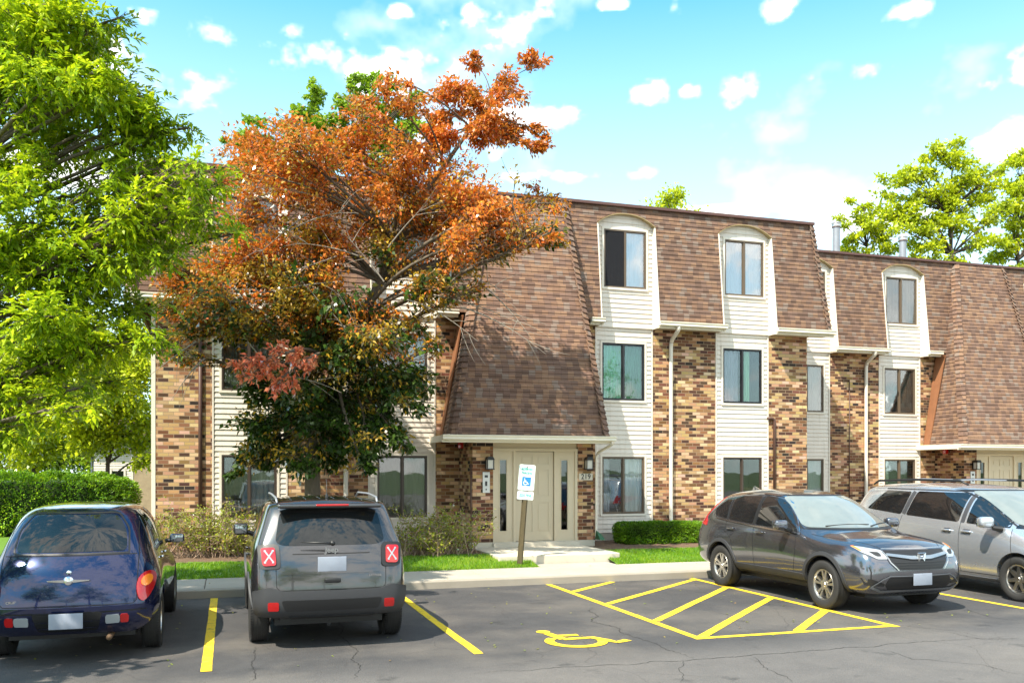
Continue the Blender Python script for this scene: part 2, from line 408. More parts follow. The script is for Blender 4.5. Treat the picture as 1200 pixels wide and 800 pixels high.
px_ = np.ones((CHT, CWD, 4), np.float32); px_[..., 0] = cm_; px_[..., 1] = np.clip(.5+f1*1.0+f3*1.2, 0, 1)
img.pixels.foreach_set(px_.ravel()); img.update(); img.pack()
uvw = node(nt, 'ShaderNodeCombineXYZ', {0: mth(nt, 'MULTIPLY_ADD', az, 1/(2*math.pi), .5), 1: mth(nt, 'MAXIMUM', mth(nt, 'MULTIPLY', el, 2/math.pi), .002)})
it_ = node(nt, 'ShaderNodeTexImage', {0: uvw.outputs[0]}); it_.image = img
sc_ = node(nt, 'ShaderNodeSeparateColor', {0: it_.outputs[0]}); cmask = sc_.outputs[0]; n1 = sc_.outputs[1]
tint = mixc(nt, 1.0, sky.outputs[0], (.60, 1.52, 1.54), 'MULTIPLY')
lum = mixc(nt, n1, (6.6, 6.6, 6.4), (9.6, 9.4, 9.0))
hz = ramp(nt, el, [(.0, (1, 1, 1)), (.20, (.8, .8, .8)), (.50, (0, 0, 0))])
skc = mixc(nt, mth(nt, 'MULTIPLY', hz, .72), tint, (6.7, 7.0, 7.2))
colr = mixc(nt, mth(nt, 'MULTIPLY', cmask, .92), skc, lum)
bg = node(nt, 'ShaderNodeBackground', {'Color': colr, 'Strength': .125})
wo = node(nt, 'ShaderNodeOutputWorld'); nt.links.new(bg.outputs[0], wo.inputs[0])

sd = bpy.data.lights.new('sun', 'SUN'); sd.energy = 5.0; sd.angle = R(.5); sd.color = (1, .92, .78)
sun = bpy.data.objects.new('sun', sd); C.objects.link(sun)
tosun = Vector((sv.x*math.cos(SUN_EL), sv.y*math.cos(SUN_EL), math.sin(SUN_EL)))
sun.rotation_euler = tosun.to_track_quat('Z', 'Y').to_euler(); sun.location = (-10, -10, 30)
SC.view_settings.view_transform = 'Standard'; SC.view_settings.look = 'None'; SC.view_settings.gamma = 1
SC.view_settings.exposure = 1.0
SC.render.engine = 'CYCLES'
# ------------------------------------------------------------------ ground
def sheet(name, x0, x1, y0, y1, z, mat, kind='structure', z1=None, n=1):
    b = MB(); z1 = z if z1 is None else z1
    b.quad((x0, y0, z), (x1, y0, z), (x1, y1, z1), (x0, y1, z1)); o = b.build(name, mat, fix=False)
    return tag(o, kind=kind)
CURB = 14.45; WALK = 15.95; LOTX = -3.25
sheet('ground', -400, 400, -400, 500, -.03, 'ground')
sheet('parking_lot', -70, 90, -30, CURB, 0.0, 'asphalt')
b = MB(); b.box(LOTX-.15, 80, CURB, CURB+.16, -.1, .125)
tag(b.build('kerb', 'curb', bevel=.02), kind='structure')
b = MB(); b.box(LOTX-.15, LOTX, 4.0, CURB-.004, -.1, .125); tag(b.build('kerb', 'curb', bevel=.02), kind='structure')
b = MB(); b.box(-70, LOTX-.15, 4.0, 30, -.1, .12); tag(b.build('lawn', 'turf'), kind='structure')
# pavement slabs behind the kerb
b = MB(); x = LOTX-.15
while x < 70:
    b.box(x, x+1.52-.012, CURB+.165, WALK, -.05, .128+random.uniform(-.002, .002)); x += 1.52
tag(b.build('pavement', 'concrete', bevel=.008), kind='structure')
sheet('pavement_joint', LOTX-.15, 70, CURB+.1, WALK, .118, 'joint')
b = MB(); b.box(5.65, 7.2, WALK+.012, 16.42, -.05, .131); tag(b.build('entrance_path', 'concrete', bevel=.01), kind='structure')
b = MB(); b.box(21.1, 22.7, WALK+.012, 18.7, -.05, .15); tag(b.build('entrance_path', 'concrete', bevel=.01), kind='structure')
def lawn(x0, x1, ya, yb=17.35):
    b = MB(); nx = int((x1-x0)/.25)+1; ny = 8
    for i in range(nx+1):
        for j in range(ny+1):
            x = x0+(x1-x0)*i/nx; t = j/ny; y = ya+(yb-ya)*t
            z = .125+.15*t**.7+.02*noise.noise(Vector((x, y, 0))*1.7)
            if j == 0: z = .10
            b.v.append((x, y+(0 if j < ny else .12*noise.noise(Vector((x*1.3, 5, 0)))), z))
    for i in range(nx):
        for j in range(ny): a = i*(ny+1)+j; b.f.append((a, a+ny+1, a+ny+2, a+1))
    return tag(b.build('lawn', 'turf', smooth=True), kind='structure')
lawn(LOTX-.15, 5.62, WALK+.004); lawn(7.23, 21.05, WALK+.004); lawn(22.75, 60, WALK+.004)
def bed(x0, x1, y0, y1, z):
    b = MB(); nx = int((x1-x0)/.12)+1; ny = int((y1-y0)/.12)+1
    for i in range(nx+1):
        for j in range(ny+1):
            x = x0+(x1-x0)*i/nx; y = y0+(y1-y0)*j/ny
            b.v.append((x, y, z+.03*noise.noise(Vector((x, y, 0))*6)+.015*noise.noise(Vector((x, y, 3))*25)))
    for i in range(nx):
        for j in range(ny): a = i*(ny+1)+j; b.f.append((a, a+ny+1, a+ny+2, a+1))
    return tag(b.build('mulch_bed', 'soil', smooth=True), kind='structure')
bed(LOTX, 4.93, 17.2, 19.8, .275); bed(7.6, 14.4, 17.3, 19.8, .275); bed(14.3, 40, 17.3, 22.2, .27)

# ------------------------------------------------------------------ painted markings (sheets 4 mm above the asphalt)
def stripe(name, p, q, w=.105, z=.004, parent=None):
    p = Vector((*p, 0)); q = Vector((*q, 0)); d = (q-p).normalized(); nrm = Vector((-d.y, d.x, 0)); L = (q-p).length
    k = max(2, int(L/.12)); b = MB()
    for i in range(k+1):
        c = p+d*(L*i/k); c += nrm*(.008*noise.noise(Vector((c.x, c.y, p.x))*.9))
        wa = w/2+.006*noise.noise(Vector((c.x*5, c.y*5, 1))); wb = w/2+.006*noise.noise(Vector((c.x*5, c.y*5, 9)))
        b.v += [tuple(c+nrm*wa+Vector((0, 0, z))), tuple(c-nrm*wb+Vector((0, 0, z)))]
    for i in range(k): b.f.append((2*i, 2*i+1, 2*i+3, 2*i+2))
    return tag(b.build(name, 'yellow', parent, fix=False), kind='structure')
for xs in (-2.97, -.215, 2.55, 10.77, 13.5, 16.25, 19): stripe('parking_line', (xs, 14.4), (xs, 9.2))
stripe('parking_line', (5.23, 14.42), (5.23, 9.22)); stripe('parking_line', (7.99, 14.42), (7.99, 9.2))
stripe('aisle_line', (5.28, 9.27), (7.94, 9.27), z=.0045)
for a, c in (((5.29, 13.42), (6.42, 14.4)), ((5.29, 12.05), (7.94, 14.25)), ((5.29, 10.5), (7.94, 13.15)), ((5.29, 9.33), (7.94, 11.87)), ((6.62, 9.33), (7.94, 10.56))):
    stripe('hatch_line', a, c, .12, .0042)
# wheelchair symbol: strokes on the asphalt
def stroke(b, pts, w, z):
    P = [Vector((*p, 0)) for p in pts]
    n = len(P); base = len(b.v)
    for i in range(n):
        d = (P[min(i+1, n-1)]-P[max(i-1, 0)]).normalized(); nr = Vector((-d.y, d.x, 0))
        b.v += [tuple(P[i]+nr*w/2+Vector((0, 0, z))), tuple(P[i]-nr*w/2+Vector((0, 0, z)))]
    for i in range(n-1): b.f.append((base+2*i, base+2*i+1, base+2*i+3, base+2*i+2))
def wheelchair(b, ox, oy, sx, sy, w, z=0.0, dz=0.0):
    T = lambda u, v: (ox+u*sx, oy+v*sy)
    b.add([(*T(.20+.085*math.cos(a), .90+.085*math.sin(a)), z) for a in [i*math.pi/8 for i in range(16)]], [tuple(range(16))])
    stroke(b, [T(.21, .80), T(.24, .62), T(.27, .44)], w, z+dz)
    stroke(b, [T(.26, .44), T(.45, .44), T(.62, .44), T(.72, .25), T(.78, .13), T(.95, .2)], w, z+2*dz)
    stroke(b, [T(.24, .64), T(.40, .62), T(.52, .62)], w*.9, z+3*dz)
    stroke(b, [T(.36+.30*math.cos(a), .30+.28*math.sin(a)) for a in [R(130+i*12) for i in range(20)]], w, z+4*dz)
b = MB(); wheelchair(b, 3.43, 9.2, 1.02, 1.12, .115, .005, .0004)
tag(b.build('wheelchair_symbol', 'yellow', fix=False), kind='structure')
# long asphalt cracks
def crack(pts, w):
    b = MB(); pts = [Vector((*p, 0)) for p in pts]; Q = []
    for a, c in zip(pts, pts[1:]):
        k = max(2, int((c-a).length/.04))
        for i in range(k):
            p = a.lerp(c, i/k); Q.append(p+Vector((noise.noise(p*2)*.10+noise.noise(p*19)*.035, noise.noise(p*3+Vector((7, 7, 7)))*.09+noise.noise(p*17+Vector((3, 0, 0)))*.03, 0)))
    for i, p in enumerate(Q):
        d = (Q[min(i+1, len(Q)-1)]-Q[max(i-1, 0)]).normalized(); nr = Vector((-d.y, d.x, 0))
        ww = w*.5*(.45+.9*abs(noise.noise(p*6+Vector((0, 0, 5)))))*min(1, 6*min(i, len(Q)-1-i)/len(Q)+.15)
        b.v += [tuple(p+nr*ww+Vector((0, 0, .0025))), tuple(p-nr*ww+Vector((0, 0, .0025)))]
    for i in range(len(Q)-1): b.f.append((2*i, 2*i+1, 2*i+3, 2*i+2))
    return tag(b.build('asphalt_crack', 'crack', fix=False), kind='structure')
M['crack'] = plain('crack_fill', (.018, .017, .016), .95)
def gp(px, py):
    u = (px-600)/FPX; v = (550-py)/FPX; t = -CH/v; return (t*(cs*u+sn), t*(cs-sn*u))
crack([gp(545, 789), gp(640, 783), gp(760, 776), gp(870, 768), gp(960, 762), gp(1060, 753), gp(1190, 745)], .014)
crack([gp(690, 711), gp(700, 729), gp(740, 744), gp(780, 760), gp(815, 772)], .016)
crack([gp(398, 722), gp(402, 745), gp(415, 765), gp(420, 795)], .013)
crack([gp(300, 757), gp(296, 775), gp(290, 800)], .012)
crack([gp(802, 772), gp(796, 786), gp(800, 800)], .009); crack([gp(880, 768), gp(905, 782), gp(925, 800)], .009)
crack([gp(1130, 713), gp(1160, 722), gp(1200, 728)], .012); crack([gp(1110, 740), gp(1150, 748), gp(1200, 748)], .013)
crack([gp(1025, 759), gp(1075, 772), gp(1150, 778), gp(1200, 792)], .009); crack([gp(1040, 730), gp(1110, 738), gp(1160, 747)], .007)
crack([gp(880, 662+12), gp(905, 712), gp(930, 745)], .004)

# ------------------------------------------------------------------ the apartment building
PITCH = .1125
def rows(z0, z1, p):
    k = math.floor(z0/p)
    while k*p < z1-1e-6:
        a, c = max(z0, k*p), min(z1, (k+1)*p)
        if c-a > .004: yield a, c
        k += 1
def siding(b, x0, x1, z0, z1, holes=(), y=0.0, top=None):
    """lapped boards facing -y; top(z)->(xa,xb) trims a row"""
    for a, c in rows(z0, z1, PITCH):
        cuts = sorted([h for h in holes if h[2] < c-1e-4 and h[3] > a+1e-4]); xa, xb = x0, x1
        segs = []
        if cuts:
            zz = sorted(set([a, c]+[z for h in cuts for z in (h[2], h[3]) if a < z < c]))
        else: zz = [a, c]
        for za, zc in zip(zz, zz[1:]):
            cur = xa
            for h in cuts:
                if h[2] < zc-1e-4 and h[3] > za+1e-4:
                    if h[0] > cur: segs.append((cur, h[0], za, zc))
                    cur = h[1]
            if cur < xb: segs.append((cur, xb, za, zc))
        for s0, s1, za, zc in segs:
            f0 = (za-math.floor(za/PITCH+1e-6)*PITCH)/PITCH; f1 = f0+(zc-za)/PITCH
            ya, yc = y-.026+.020*f0, y-.026+.020*f1
            b.add([(s0, ya, za), (s1, ya, za), (s1, yc, zc), (s0, yc, zc), (s0, y+.02, za), (s1, y+.02, za), (s1, y+.02, zc), (s0, y+.02, zc)],
                  [(0, 1, 2, 3), (4, 5, 1, 0), (7, 6, 5, 4), (3, 2, 6, 7), (0, 3, 7, 4), (1, 5, 6, 2)])
COURSE = .107
def shingles(b, z0, z1, L, Rr, n, cut=None):
    """courses between edge curves L(z), Rr(z) -> Vector; n = outward normal"""
    n = Vector(n).normalized()
    for a, c in rows(z0, z1, COURSE):
        A, B, Cc, D = L(a), Rr(a), Rr(c), L(c)
        lo = .016; hi = .003
        q = [A+n*lo, B+n*lo, Cc+n*hi, D+n*hi]
        b.slab(q, -n*.05)
ZE, ZT = 5.45, 8.26
def ym(z): return -.40+(z-ZE)/(ZT-ZE)*.31
SID = [(-.34, 1.19), (2.91, 4.42), (8.30, 9.81), (11.54, 13.06)]
WIN = [(-.15, .97), (3.11, 4.23), (8.48, 9.59), (11.75, 12.86)]
FZ = [(.91, 2.28), (3.63, 5.0), (6.32, 7.71)]
CUR = {}
def curmat(col):
    if col not in CUR:
        m, nt, o = newmat('cloth_or_reflection'); co = objco(nt)
        n1 = noise_t(nt, node(nt, 'ShaderNodeVectorMath', {0: co, 1: (14, 14, .8)}, operation='MULTIPLY').outputs[0], 2, 4)
        principled(nt, o, Base_Color=mixc(nt, n1, tuple(x*.55 for x in col), col), Roughness=.85); CUR[col] = m
    return CUR[col]
def window(parent, x0, x1, z0, z1, frame, pane_fills, glass='glass', lab=None, screen=None):
    t = .034; b = MB(); y0, y1 = -.034, .05
    b.box(x0, x1, y0, y1, z1-t, z1); b.box(x0, x1, y0, y1, z0, z0+t)
    b.box(x0, x0+t, y0, y1, z0+t, z1-t); b.box(x1-t, x1, y0, y1, z0+t, z1-t)
    xm = (x0+x1)/2; b.box(xm-.020, xm+.020, y0+.006, y1, z0+t, z1-t)
    for s0, s1, yy in ((x0+t, xm-.020, .004), (xm+.020, x1-t, -.014)):
        u = .02
        b.box(s0, s1, yy, yy+.03, z1-t-u, z1-t); b.box(s0, s1, yy, yy+.03, z0+t, z0+t+u)
        b.box(s0, s0+u, yy, yy+.03, z0+t+u, z1-t-u); b.box(s1-u, s1, yy, yy+.03, z0+t+u, z1-t-u)
    w = b.build('window', frame, parent, bevel=0)
    if lab: w['label'] = lab
    g = MB()
    for s0, s1, yy in ((x0+t+.018, xm-.038, .014), (xm+.038, x1-t-.018, -.004)): g.box(s0, s1, yy, yy+.004, z0+t+.018, z1-t-.018)
    g.build('pane', glass, w)
    tr = MB(); e = .05
    tr.box(x0-e, x1+e, -.040, .0, z1, z1+e); tr.box(x0-e, x1+e, -.050, .0, z0-e, z0)
    tr.box(x0-e, x0, -.040, .0, z0, z1); tr.box(x1, x1+e, -.040, .0, z0, z1)
    tr.build('casing', 'trim', w)
    rv = MB(); rv.box(x0-.02, x0+.01, .05, .55, z0-.02, z1+.02); rv.box(x1-.01, x1+.02, .05, .55, z0-.02, z1+.02)
    rv.box(x0, x1, .05, .55, z1-.01, z1+.02); rv.box(x0, x1, .05, .55, z0-.02, z0+.01); rv.box(x0, x1, .55, .57, z0, z1)
    rv.build('reveal', 'room', w)
    if screen is not None:
        s0, s1 = (x0+t, xm-.020) if screen == 0 else (xm+.020, x1-t)
        sb = MB(); sb.box(s0+.01, s1-.01, -.024, -.021, z0+t, z1-t); sb.build('insect_screen', SCREEN, w)
    for u0, u1, col, typ, zt, zb in pane_fills:
        cb = MB(); X0, X1 = x0+t+(x1-x0-2*t)*u0, x0+t+(x1-x0-2*t)*u1; k = max(8, int((X1-X0)/.012))
        if typ == 'blind':
            z = z0+(z1-z0)*zb+.02
            while z < z0+(z1-z0)*zt-.02:
                cb.slab([(X0, .065, z), (X1, .065, z), (X1, .078, z+.026), (X0, .078, z+.026)], (0, .002, 0)); z += .031
        else:
            amp = .022 if typ == 'curtain_or_reflection' else .004
            zz = [z0+(z1-z0)*zb, z0+(z1-z0)*(zb+.3*(zt-zb)), z0+(z1-z0)*zt]; ph = random.uniform(0, 6)
            for i in range(k+1):
                X = X0+(X1-X0)*i/k
                for j, z in enumerate(zz):
                    y = .075+amp*math.sin(X*62+ph+1.3*math.sin(X*11+ph))*(1-.25*j)+.01*math.sin(X*25)
                    cb.v.append((X, y, z))
            for i in range(k):
                for j in range(2): a = i*3+j; cb.f.append((a, a+3, a+4, a+1))
        cb.build('blind' if typ == 'blind' else 'curtain_or_reflection', curmat(col), w, smooth=(typ != 'blind'))  # some of these sheets are painted pane reflections
    return w
m_, nt_, o_ = newmat('insect_screen')
_t = node(nt_, 'ShaderNodeBsdfTransparent', {'Color': (.55, .55, .55, 1)}); _d = node(nt_, 'ShaderNodeBsdfDiffuse', {'Color': (.04, .04, .045, 1)})
_x = node(nt_, 'ShaderNodeMixShader', {0: .5, 1: _t.outputs[0], 2: _d.outputs[0]}); nt_.links.new(_x.outputs[0], o_.inputs[0]); SCREEN = m_

GUT = [(-.02, 0), (-.115, 0), (-.13, .02), (-.115, .055), (-.135, .085), (-.135, .105), (-.125, .105), (-.02, .105)]
def gutter(parent, x0, x1, y, z, name='gutter'):
    b = MB(); b.prism([(p, q) for p, q in GUT], lambda u, v, d: (d, y+u, z+v), x0, x1)
    b.box(x0, x1, y-.02, y+.02, z-.05, z+.10)                      # fascia
    return b.build(name, 'gutter', parent)
def pipe(parent, pts, name='downspout', mat='trim', r=.042, sq=True):
    b = MB(); P = [Vector(p) for p in pts]; out = [P[0]]
    for i in range(1, len(P)-1):
        a, c, d = P[i-1], P[i], P[i+1]; k = min(.09, (c-a).length/2, (d-c).length/2)
        s, e = c+(a-c).normalized()*k, c+(d-c).normalized()*k
        out += [s.lerp(c, t).lerp(c.lerp(e, t), t) for t in (0, .25, .5, .75, 1)]
    out.append(P[-1]); b.tube(out, r, 8 if sq else 8)
    return b.build(name, mat, parent, smooth=True)

def make_section(origin, label, group, cfg):
    root = empty('apartment_building', origin, 0, label, 'apartment building', group)
    ox = origin[0]
    # brick piers
    for i, (x0, x1) in enumerate([(-1.46, -.34), (1.19, 2.91), (4.42, 4.98), (7.78, 8.30), (9.81, 11.54), (13.06, 14.21)]):
        b = MB(); b.box(x0, x1, -.02, .25, 0, 5.45); b.build('brick_wall', 'brick', root)
    b = MB(); b.box(-1.52, -1.44, -.03, .3, .25, 5.42); b.build('corner_board', 'trim', root)
    b = MB(); b.box(-1.50, -1.46, .31, 11.5, 0, 8.2); b.box(14.17, 14.205, .26, 11.5, 0, 8.2); b.box(-1.5, 14.2, 11.5, 11.55, 0, 8.2); b.build('end_wall', 'brick', root)
    b = MB(); b.box(-1.3, 14.1, .6, .7, 0, 8.0); b.build('inner_wall', 'dark', root)
    for i, (x0, x1) in enumerate(SID):
        b = MB(); siding(b, x0+.03, x1-.03, .46, 5.385, [(WIN[i][0], WIN[i][1], z0, z1) for z0, z1 in FZ[:2]])
        b.box(x0, x0+.035, -.036, .02, .46, 5.385); b.box(x1-.035, x1, -.036, .02, .46, 5.385)
        b.build('siding', 'siding', root)
        b = MB(); siding(b, x0+.02, x1-.02, 5.40, 8.1, [(WIN[i][0]+.03, WIN[i][1]+.03, *FZ[2])], y=-.03)
        b.box(x0, x1, -.062, .02, 5.37, 5.40); b.build('dormer_siding', 'siding', root)
        b = MB(); b.box(x0, x1, .0, .2, 0, .455); b.build('foundation', 'concrete', root)
        # reveals cut through the mansard either side and the arch above
        arch = []; xm = (x0+x1)/2; hw = (x1-x0)/2
        for k in range(21):
            t = -1+2*k/20; arch.append((xm+hw*t, 7.80+.27*(1-abs(t)**2.3)))
        for xx, s in ((x0, 1), (x1, -1)):
            b = MB()
            zt = 7.80
            pts = [(ym(5.38)-.03, 5.36), (-.03, 5.36), (-.03, zt), (ym(zt)-.03, zt)]
            b.prism(pts, lambda u, v, dd: (dd, u, v), xx-.005*s, xx+.022*s)
            b.build('dormer_cheek', 'trim', root)
        b = MB()
        for (xa, za), (xb, zb) in zip(arch, arch[1:]):
            ya, yb = ym(za)-.045, ym(zb)-.045
            b.slab([(xa, ya, za), (xb, yb, zb), (xb, .02, zb), (xa, .02, za)], (0, 0, .016))
        b.build('dormer_arch', 'tanarch', root)
    # mansard between the dormers
    b = MB(); n = Vector((0, -(ZT-ZE), .31)).normalized()
    V = lambda x, z: Vector((x, ym(z), z))
    edges = [(-1.93, -.34), (1.19, 2.91), (4.42, 8.30), (9.81, 11.54), (13.06, 14.65)]
    for i, (xa, xb) in enumerate(edges):
        La = (lambda z: V(-1.93+.33*(z-ZE)/(ZT-ZE), z)) if i == 0 else (lambda z, xa=xa: V(xa, z))
        Rb = (lambda z: V(14.65-.33*(z-ZE)/(ZT-ZE), z)) if i == 4 else (lambda z, xb=xb: V(xb, z))
        shingles(b, ZE+.02, ZT, La, Rb, n)
    for x0, x1 in SID:                                               # above the arches
        xm = (x0+x1)/2; hw = (x1-x0)/2
        for a, c in rows(7.75, ZT, COURSE):
            k = 12
            for j in range(k):
                xa, xb = x0+(x1-x0)*j/k, x0+(x1-x0)*(j+1)/k
                f = lambda x: 7.83+.27*(1-min(1, abs((x-xm)/hw))**2.3)
                za, zb = max(a, f(xa)), max(a, f(xb))
                if za >= c and zb >= c: continue
                za, zb = min(za, c-.001), min(zb, c-.001)
                g = lambda z: .016-.013*(z-a)/(c-a)
                b.slab([V(xa, za)+n*g(za), V(xb, zb)+n*g(zb), V(xb, c)+n*.004, V(xa, c)+n*.004], -n*.05)
    for sx, x0 in ((-1, -1.93), (1, 14.65)):                           # hipped ends
        f = lambda z: x0-sx*.33*(z-ZE)/(ZT-ZE)
        Lf = lambda z: Vector((f(z), ym(z), z)); Rf = lambda z: Vector((f(z), 11.5, z))
        shingles(b, ZE+.02, ZT, Lf, Rf, (sx, 0, .12))
    b.build('mansard_roof', 'shingle', root)
    def caps(p, q, out):                                               # hip caps
        b = MB()
        p, q = Vector(p), Vector(q); L = (q-p).length; k = int(L/.14); d = (q-p).normalized(); o = Vector(out).normalized(); s = d.cross(o)
        for i in range(k):
            c = p+d*(i*.14)
            for sg in (-1, 1):
                e = s*sg*.13-o*.06
                b.slab([c+o*.05, c+o*.05+e, c+e+d*.17+o*.012, c+d*.17+o*.012], -o*.02)
        b.build('ridge_cap', 'shingle', root)
    caps((14.65, ym(ZE), ZE+.03), (14.32, ym(ZT), ZT), (1, -1, 0)); caps((-1.93, ym(ZE), ZE+.03), (-1.6, ym(ZT), ZT), (-1, -1, 0))
    # entrance frustum
    bl, tl, br, tr = Vector((4.37, -1.75, 2.68)), Vector((5.62, -.13, 8.26)), Vector((7.88, -1.75, 2.68)), Vector((7.50, -.13, 8.26))
    wl0, wl1, wr0, wr1 = Vector((4.56, .0, 2.68)), Vector((5.60, .0, 8.26)), Vector((7.80, .0, 2.68)), Vector((7.52, .0, 8.26))
    caps(bl, tl, (-1, -1, 0)); caps(br, tr, (1, -1, 0))
    T = lambda p, q: (lambda z: p.lerp(q, (z-2.68)/(8.26-2.68)))
    b = MB(); shingles(b, 2.70, 8.26, T(bl, tl), T(br, tr), (0, -5.6, 1.62))
    shingles(b, 2.70, 8.26, T(wl0, wl1), T(bl, tl), (-1, -.1, .2)); shingles(b, 2.70, 8.26, T(br, tr), T(wr0, wr1), (1, -.1, .05))
    b.build('entrance_roof', 'shingle', root)
    b = MB(); b.slab([wl0+Vector((-.06, -.06, 0)), wl0+Vector((-.06, -.30, 0)), Vector((4.93, -.48, 5.4)), Vector((4.93, -.10, 5.4))], (.03, 0, 0)); b.build('flashing', 'flash', root)
    b = MB(); b.box(4.30, 7.94, -1.75, .0, 2.60, 2.64); b.box(4.28, 4.32, -1.80, 0, 2.56, 2.70); b.box(7.92, 7.96, -1.80, 0, 2.56, 2.70); b.build('soffit', 'gutter', root)
    gutter(root, 4.16, 8.02, -1.75, 2.585, 'entrance_gutter')
    # gutters and soffit of the main eave
    for x0, x1 in ((-1.99, -.36), (1.12, 2.93), (4.36, 4.85), (8.02, 8.36), (9.78, 11.60), (13.03, 14.74)):
        gutter(root, x0, x1, ym(ZE)+.01, 5.40)
        b = MB(); b.box(x0+.04, x1-.05, ym(ZE)+.02, .0, 5.385, 5.41); b.build('soffit', 'trim', root)
    b = MB(); b.box(-1.62, 14.34, -.17, .25, ZT-.015, ZT+.05); b.build('roof_edge', 'drip', root)
    b = MB(); b.box(-1.6, 14.32, .25, 11.5, ZT-.1, ZT); b.build('roof_deck', 'drip', root)
    # porch
    b = MB(); b.box(4.98, 5.44, -1.15, -.02, 0, 2.58); b.build('porch_pier', 'brick', root)
    b = MB(); b.box(7.40, 7.78, -1.15, -.02, 0, 2.58); b.build('porch_pier', 'brick', root)
    b = MB(); b.box(5.44, 7.40, -1.10, -.9, 2.42, 2.58); b.box(5.44, 7.40, -1.0, -.9, .2, 2.42); b.build('porch_wall', 'doorframe', root)
    b = MB(); b.box(4.96, 7.80, -1.19, -.9, .1, .40); b.box(5.42, 7.42, -1.26, -1.19, .28, .385); b.build('threshold', 'stoop', root)
    b = MB(); y = -1.12
    for x0, x1 in ((5.44, 5.50), (5.90, 5.955), (6.85, 6.905), (7.34, 7.40)): b.box(x0, x1, y-.03, y+.1, .40, 2.37)
    b.box(5.44, 7.40, y-.035, y+.1, 2.37, 2.43); b.build('door_frame', 'doorframe', root)
    for x0, x1, g0, g1 in ((5.50, 5.90, 5.60, 5.75), (6.905, 7.34, 7.02, 7.17)):
        b = MB(); b.box(x0, g0, y, y+.04, .40, 2.37); b.box(g1, x1, y, y+.04, .40, 2.37); b.box(g0, g1, y, y+.04, .40, .64); b.box(g0, g1, y, y+.04, 2.18, 2.37)
        s = .02
        b.box(g0-s, g1+s, y-.012, y, 2.18, 2.18+s); b.box(g0-s, g1+s, y-.012, y, .64-s, .64); b.box(g0-s, g0, y-.012, y, .64, 2.18); b.box(g1, g1+s, y-.012, y, .64, 2.18)
        sl = b.build('sidelight', 'doorframe', root)
        b = MB(); b.box(g0, g1, y+.015, y+.02, .64, 2.18); b.build('pane', 'glassdk', sl)
    b = MB(); X0, X1, Z0, Z1 = 5.965, 6.84, .41, 2.36; Y = y+.012
    us = [0, .13, .44, .56, .87, 1]; vs = [0, .10, .43, .50, .80, .86, .955, 1]
    b.box(X0, X1, Y+.012, Y+.04, Z0, Z1)
    for i in range(5):
        for j in range(7):
            panel = i in (1, 3) and j in (1, 3, 5)
            x0, x1 = X0+(X1-X0)*us[i], X0+(X1-X0)*us[i+1]; z0, z1 = Z0+(Z1-Z0)*vs[j], Z0+(Z1-Z0)*vs[j+1]
            if not panel: b.box(x0, x1, Y, Y+.013, z0, z1)
            else: b.box(x0+.035, x1-.035, Y+.003, Y+.013, z0+.035, z1-.035)
    dr = b.build('door', 'door', root)
    b = MB(); b.lathe([(0, -.06), (.022, -.055), (.03, -.035), (.02, -.015), (.03, -.01), (.03, 0)], 'y', 14, (6.03, Y, 1.33)); b.lathe([(0, -.02), (.024, -.018), (.026, 0)], 'y', 14, (6.03, Y, 1.50))
    b.build('door_handle', 'silver', dr, smooth=True)
    # lanterns either side of the door
    for xl in (5.33, 7.62):
        b = MB(); b.box(xl-.05, xl+.05, -1.18, -1.15, 1.98, 2.22); b.box(xl-.012, xl+.012, -1.26, -1.17, 2.20, 2.23)
        for s in (-.07, .07):
            for q in (-.07, .07): b.box(xl+s-.008, xl+s+.008, -1.27+q-.008, -1.27+q+.008, 1.99, 2.18)
        b.box(xl-.085, xl+.085, -1.355, -1.185, 1.97, 1.99); b.prism([(-.09, 2.18), (.09, 2.18), (.05, 2.25), (-.05, 2.25)], lambda u, v, dd: (xl+u, dd, v), -1.36, -1.18)
        ln = b.build('wall_lantern', 'black', root)
        b = MB(); b.box(xl-.062, xl+.062, -1.332, -1.208, 1.992, 2.178); b.build('lamp_glass', 'lampglass', ln)
    b = MB(); b.box(5.20, 5.36, -1.175, -1.15, 1.47, 1.92); it = b.build('intercom_panel', 'silverpl', root, bevel=.006)
    b = MB(); b.box(5.255, 5.30, -1.182, -1.175, 1.62, 1.72); b.box(5.245, 5.315, -1.180, -1.175, 1.80, 1.85); b.box(5.265, 5.29, -1.180, -1.175, 1.53, 1.56); b.build('buttons', 'blackpl', it)
    b = MB(); b.box(4.80, 4.92, -.62, -.50, 2.44, 2.57); b.build('alarm_bell', 'red', root, bevel=.01)
    b = MB(); b.box(7.43, 7.76, -1.165, -1.15, 1.735, 1.885); pq = b.build('number_plaque', 'signplate', root, bevel=.004)
    text_obj(cfg['num'], .165, 'black', Matrix.Translation((7.595, -1.167, 1.81)) @ Matrix.Rotation(R(90), 4, 'X'), pq, 'number', .002, .002, .95)
    pipe(root, [(7.94, -1.83, 2.60), (7.94, -1.83, 2.52), (7.86, -1.28, 2.36), (7.83, -1.20, 2.28), (7.83, -1.20, .55), (7.83, -1.20, .42)], r=.03)
    if cfg['main']:
        b = MB(); b.add([(7.80, -1.27, .62), (7.93, -1.29, .52), (7.92, -1.5, .42), (7.80, -1.5, .42), (7.80, -1.2, .42), (7.9, -1.2, .42)], [(0, 1, 2, 3), (0, 3, 4), (1, 5, 2), (0, 4, 5, 1), (3, 2, 5, 4)])
        b.build('splash_end', 'dkgreen', root)
    # downspouts
    for xd in cfg['pipes']:
        e = ym(ZE)-.06
        pipe(root, [(xd, e, 5.42), (xd, e, 5.32), (xd, -.12, 5.12), (xd, -.075, 5.0), (xd, -.075, .75), (xd, -.14, .55), (xd, -.3, .42)], r=.05)
    for pts, r in cfg['conduits']: pipe(root, pts, 'conduit', 'conduit', r)
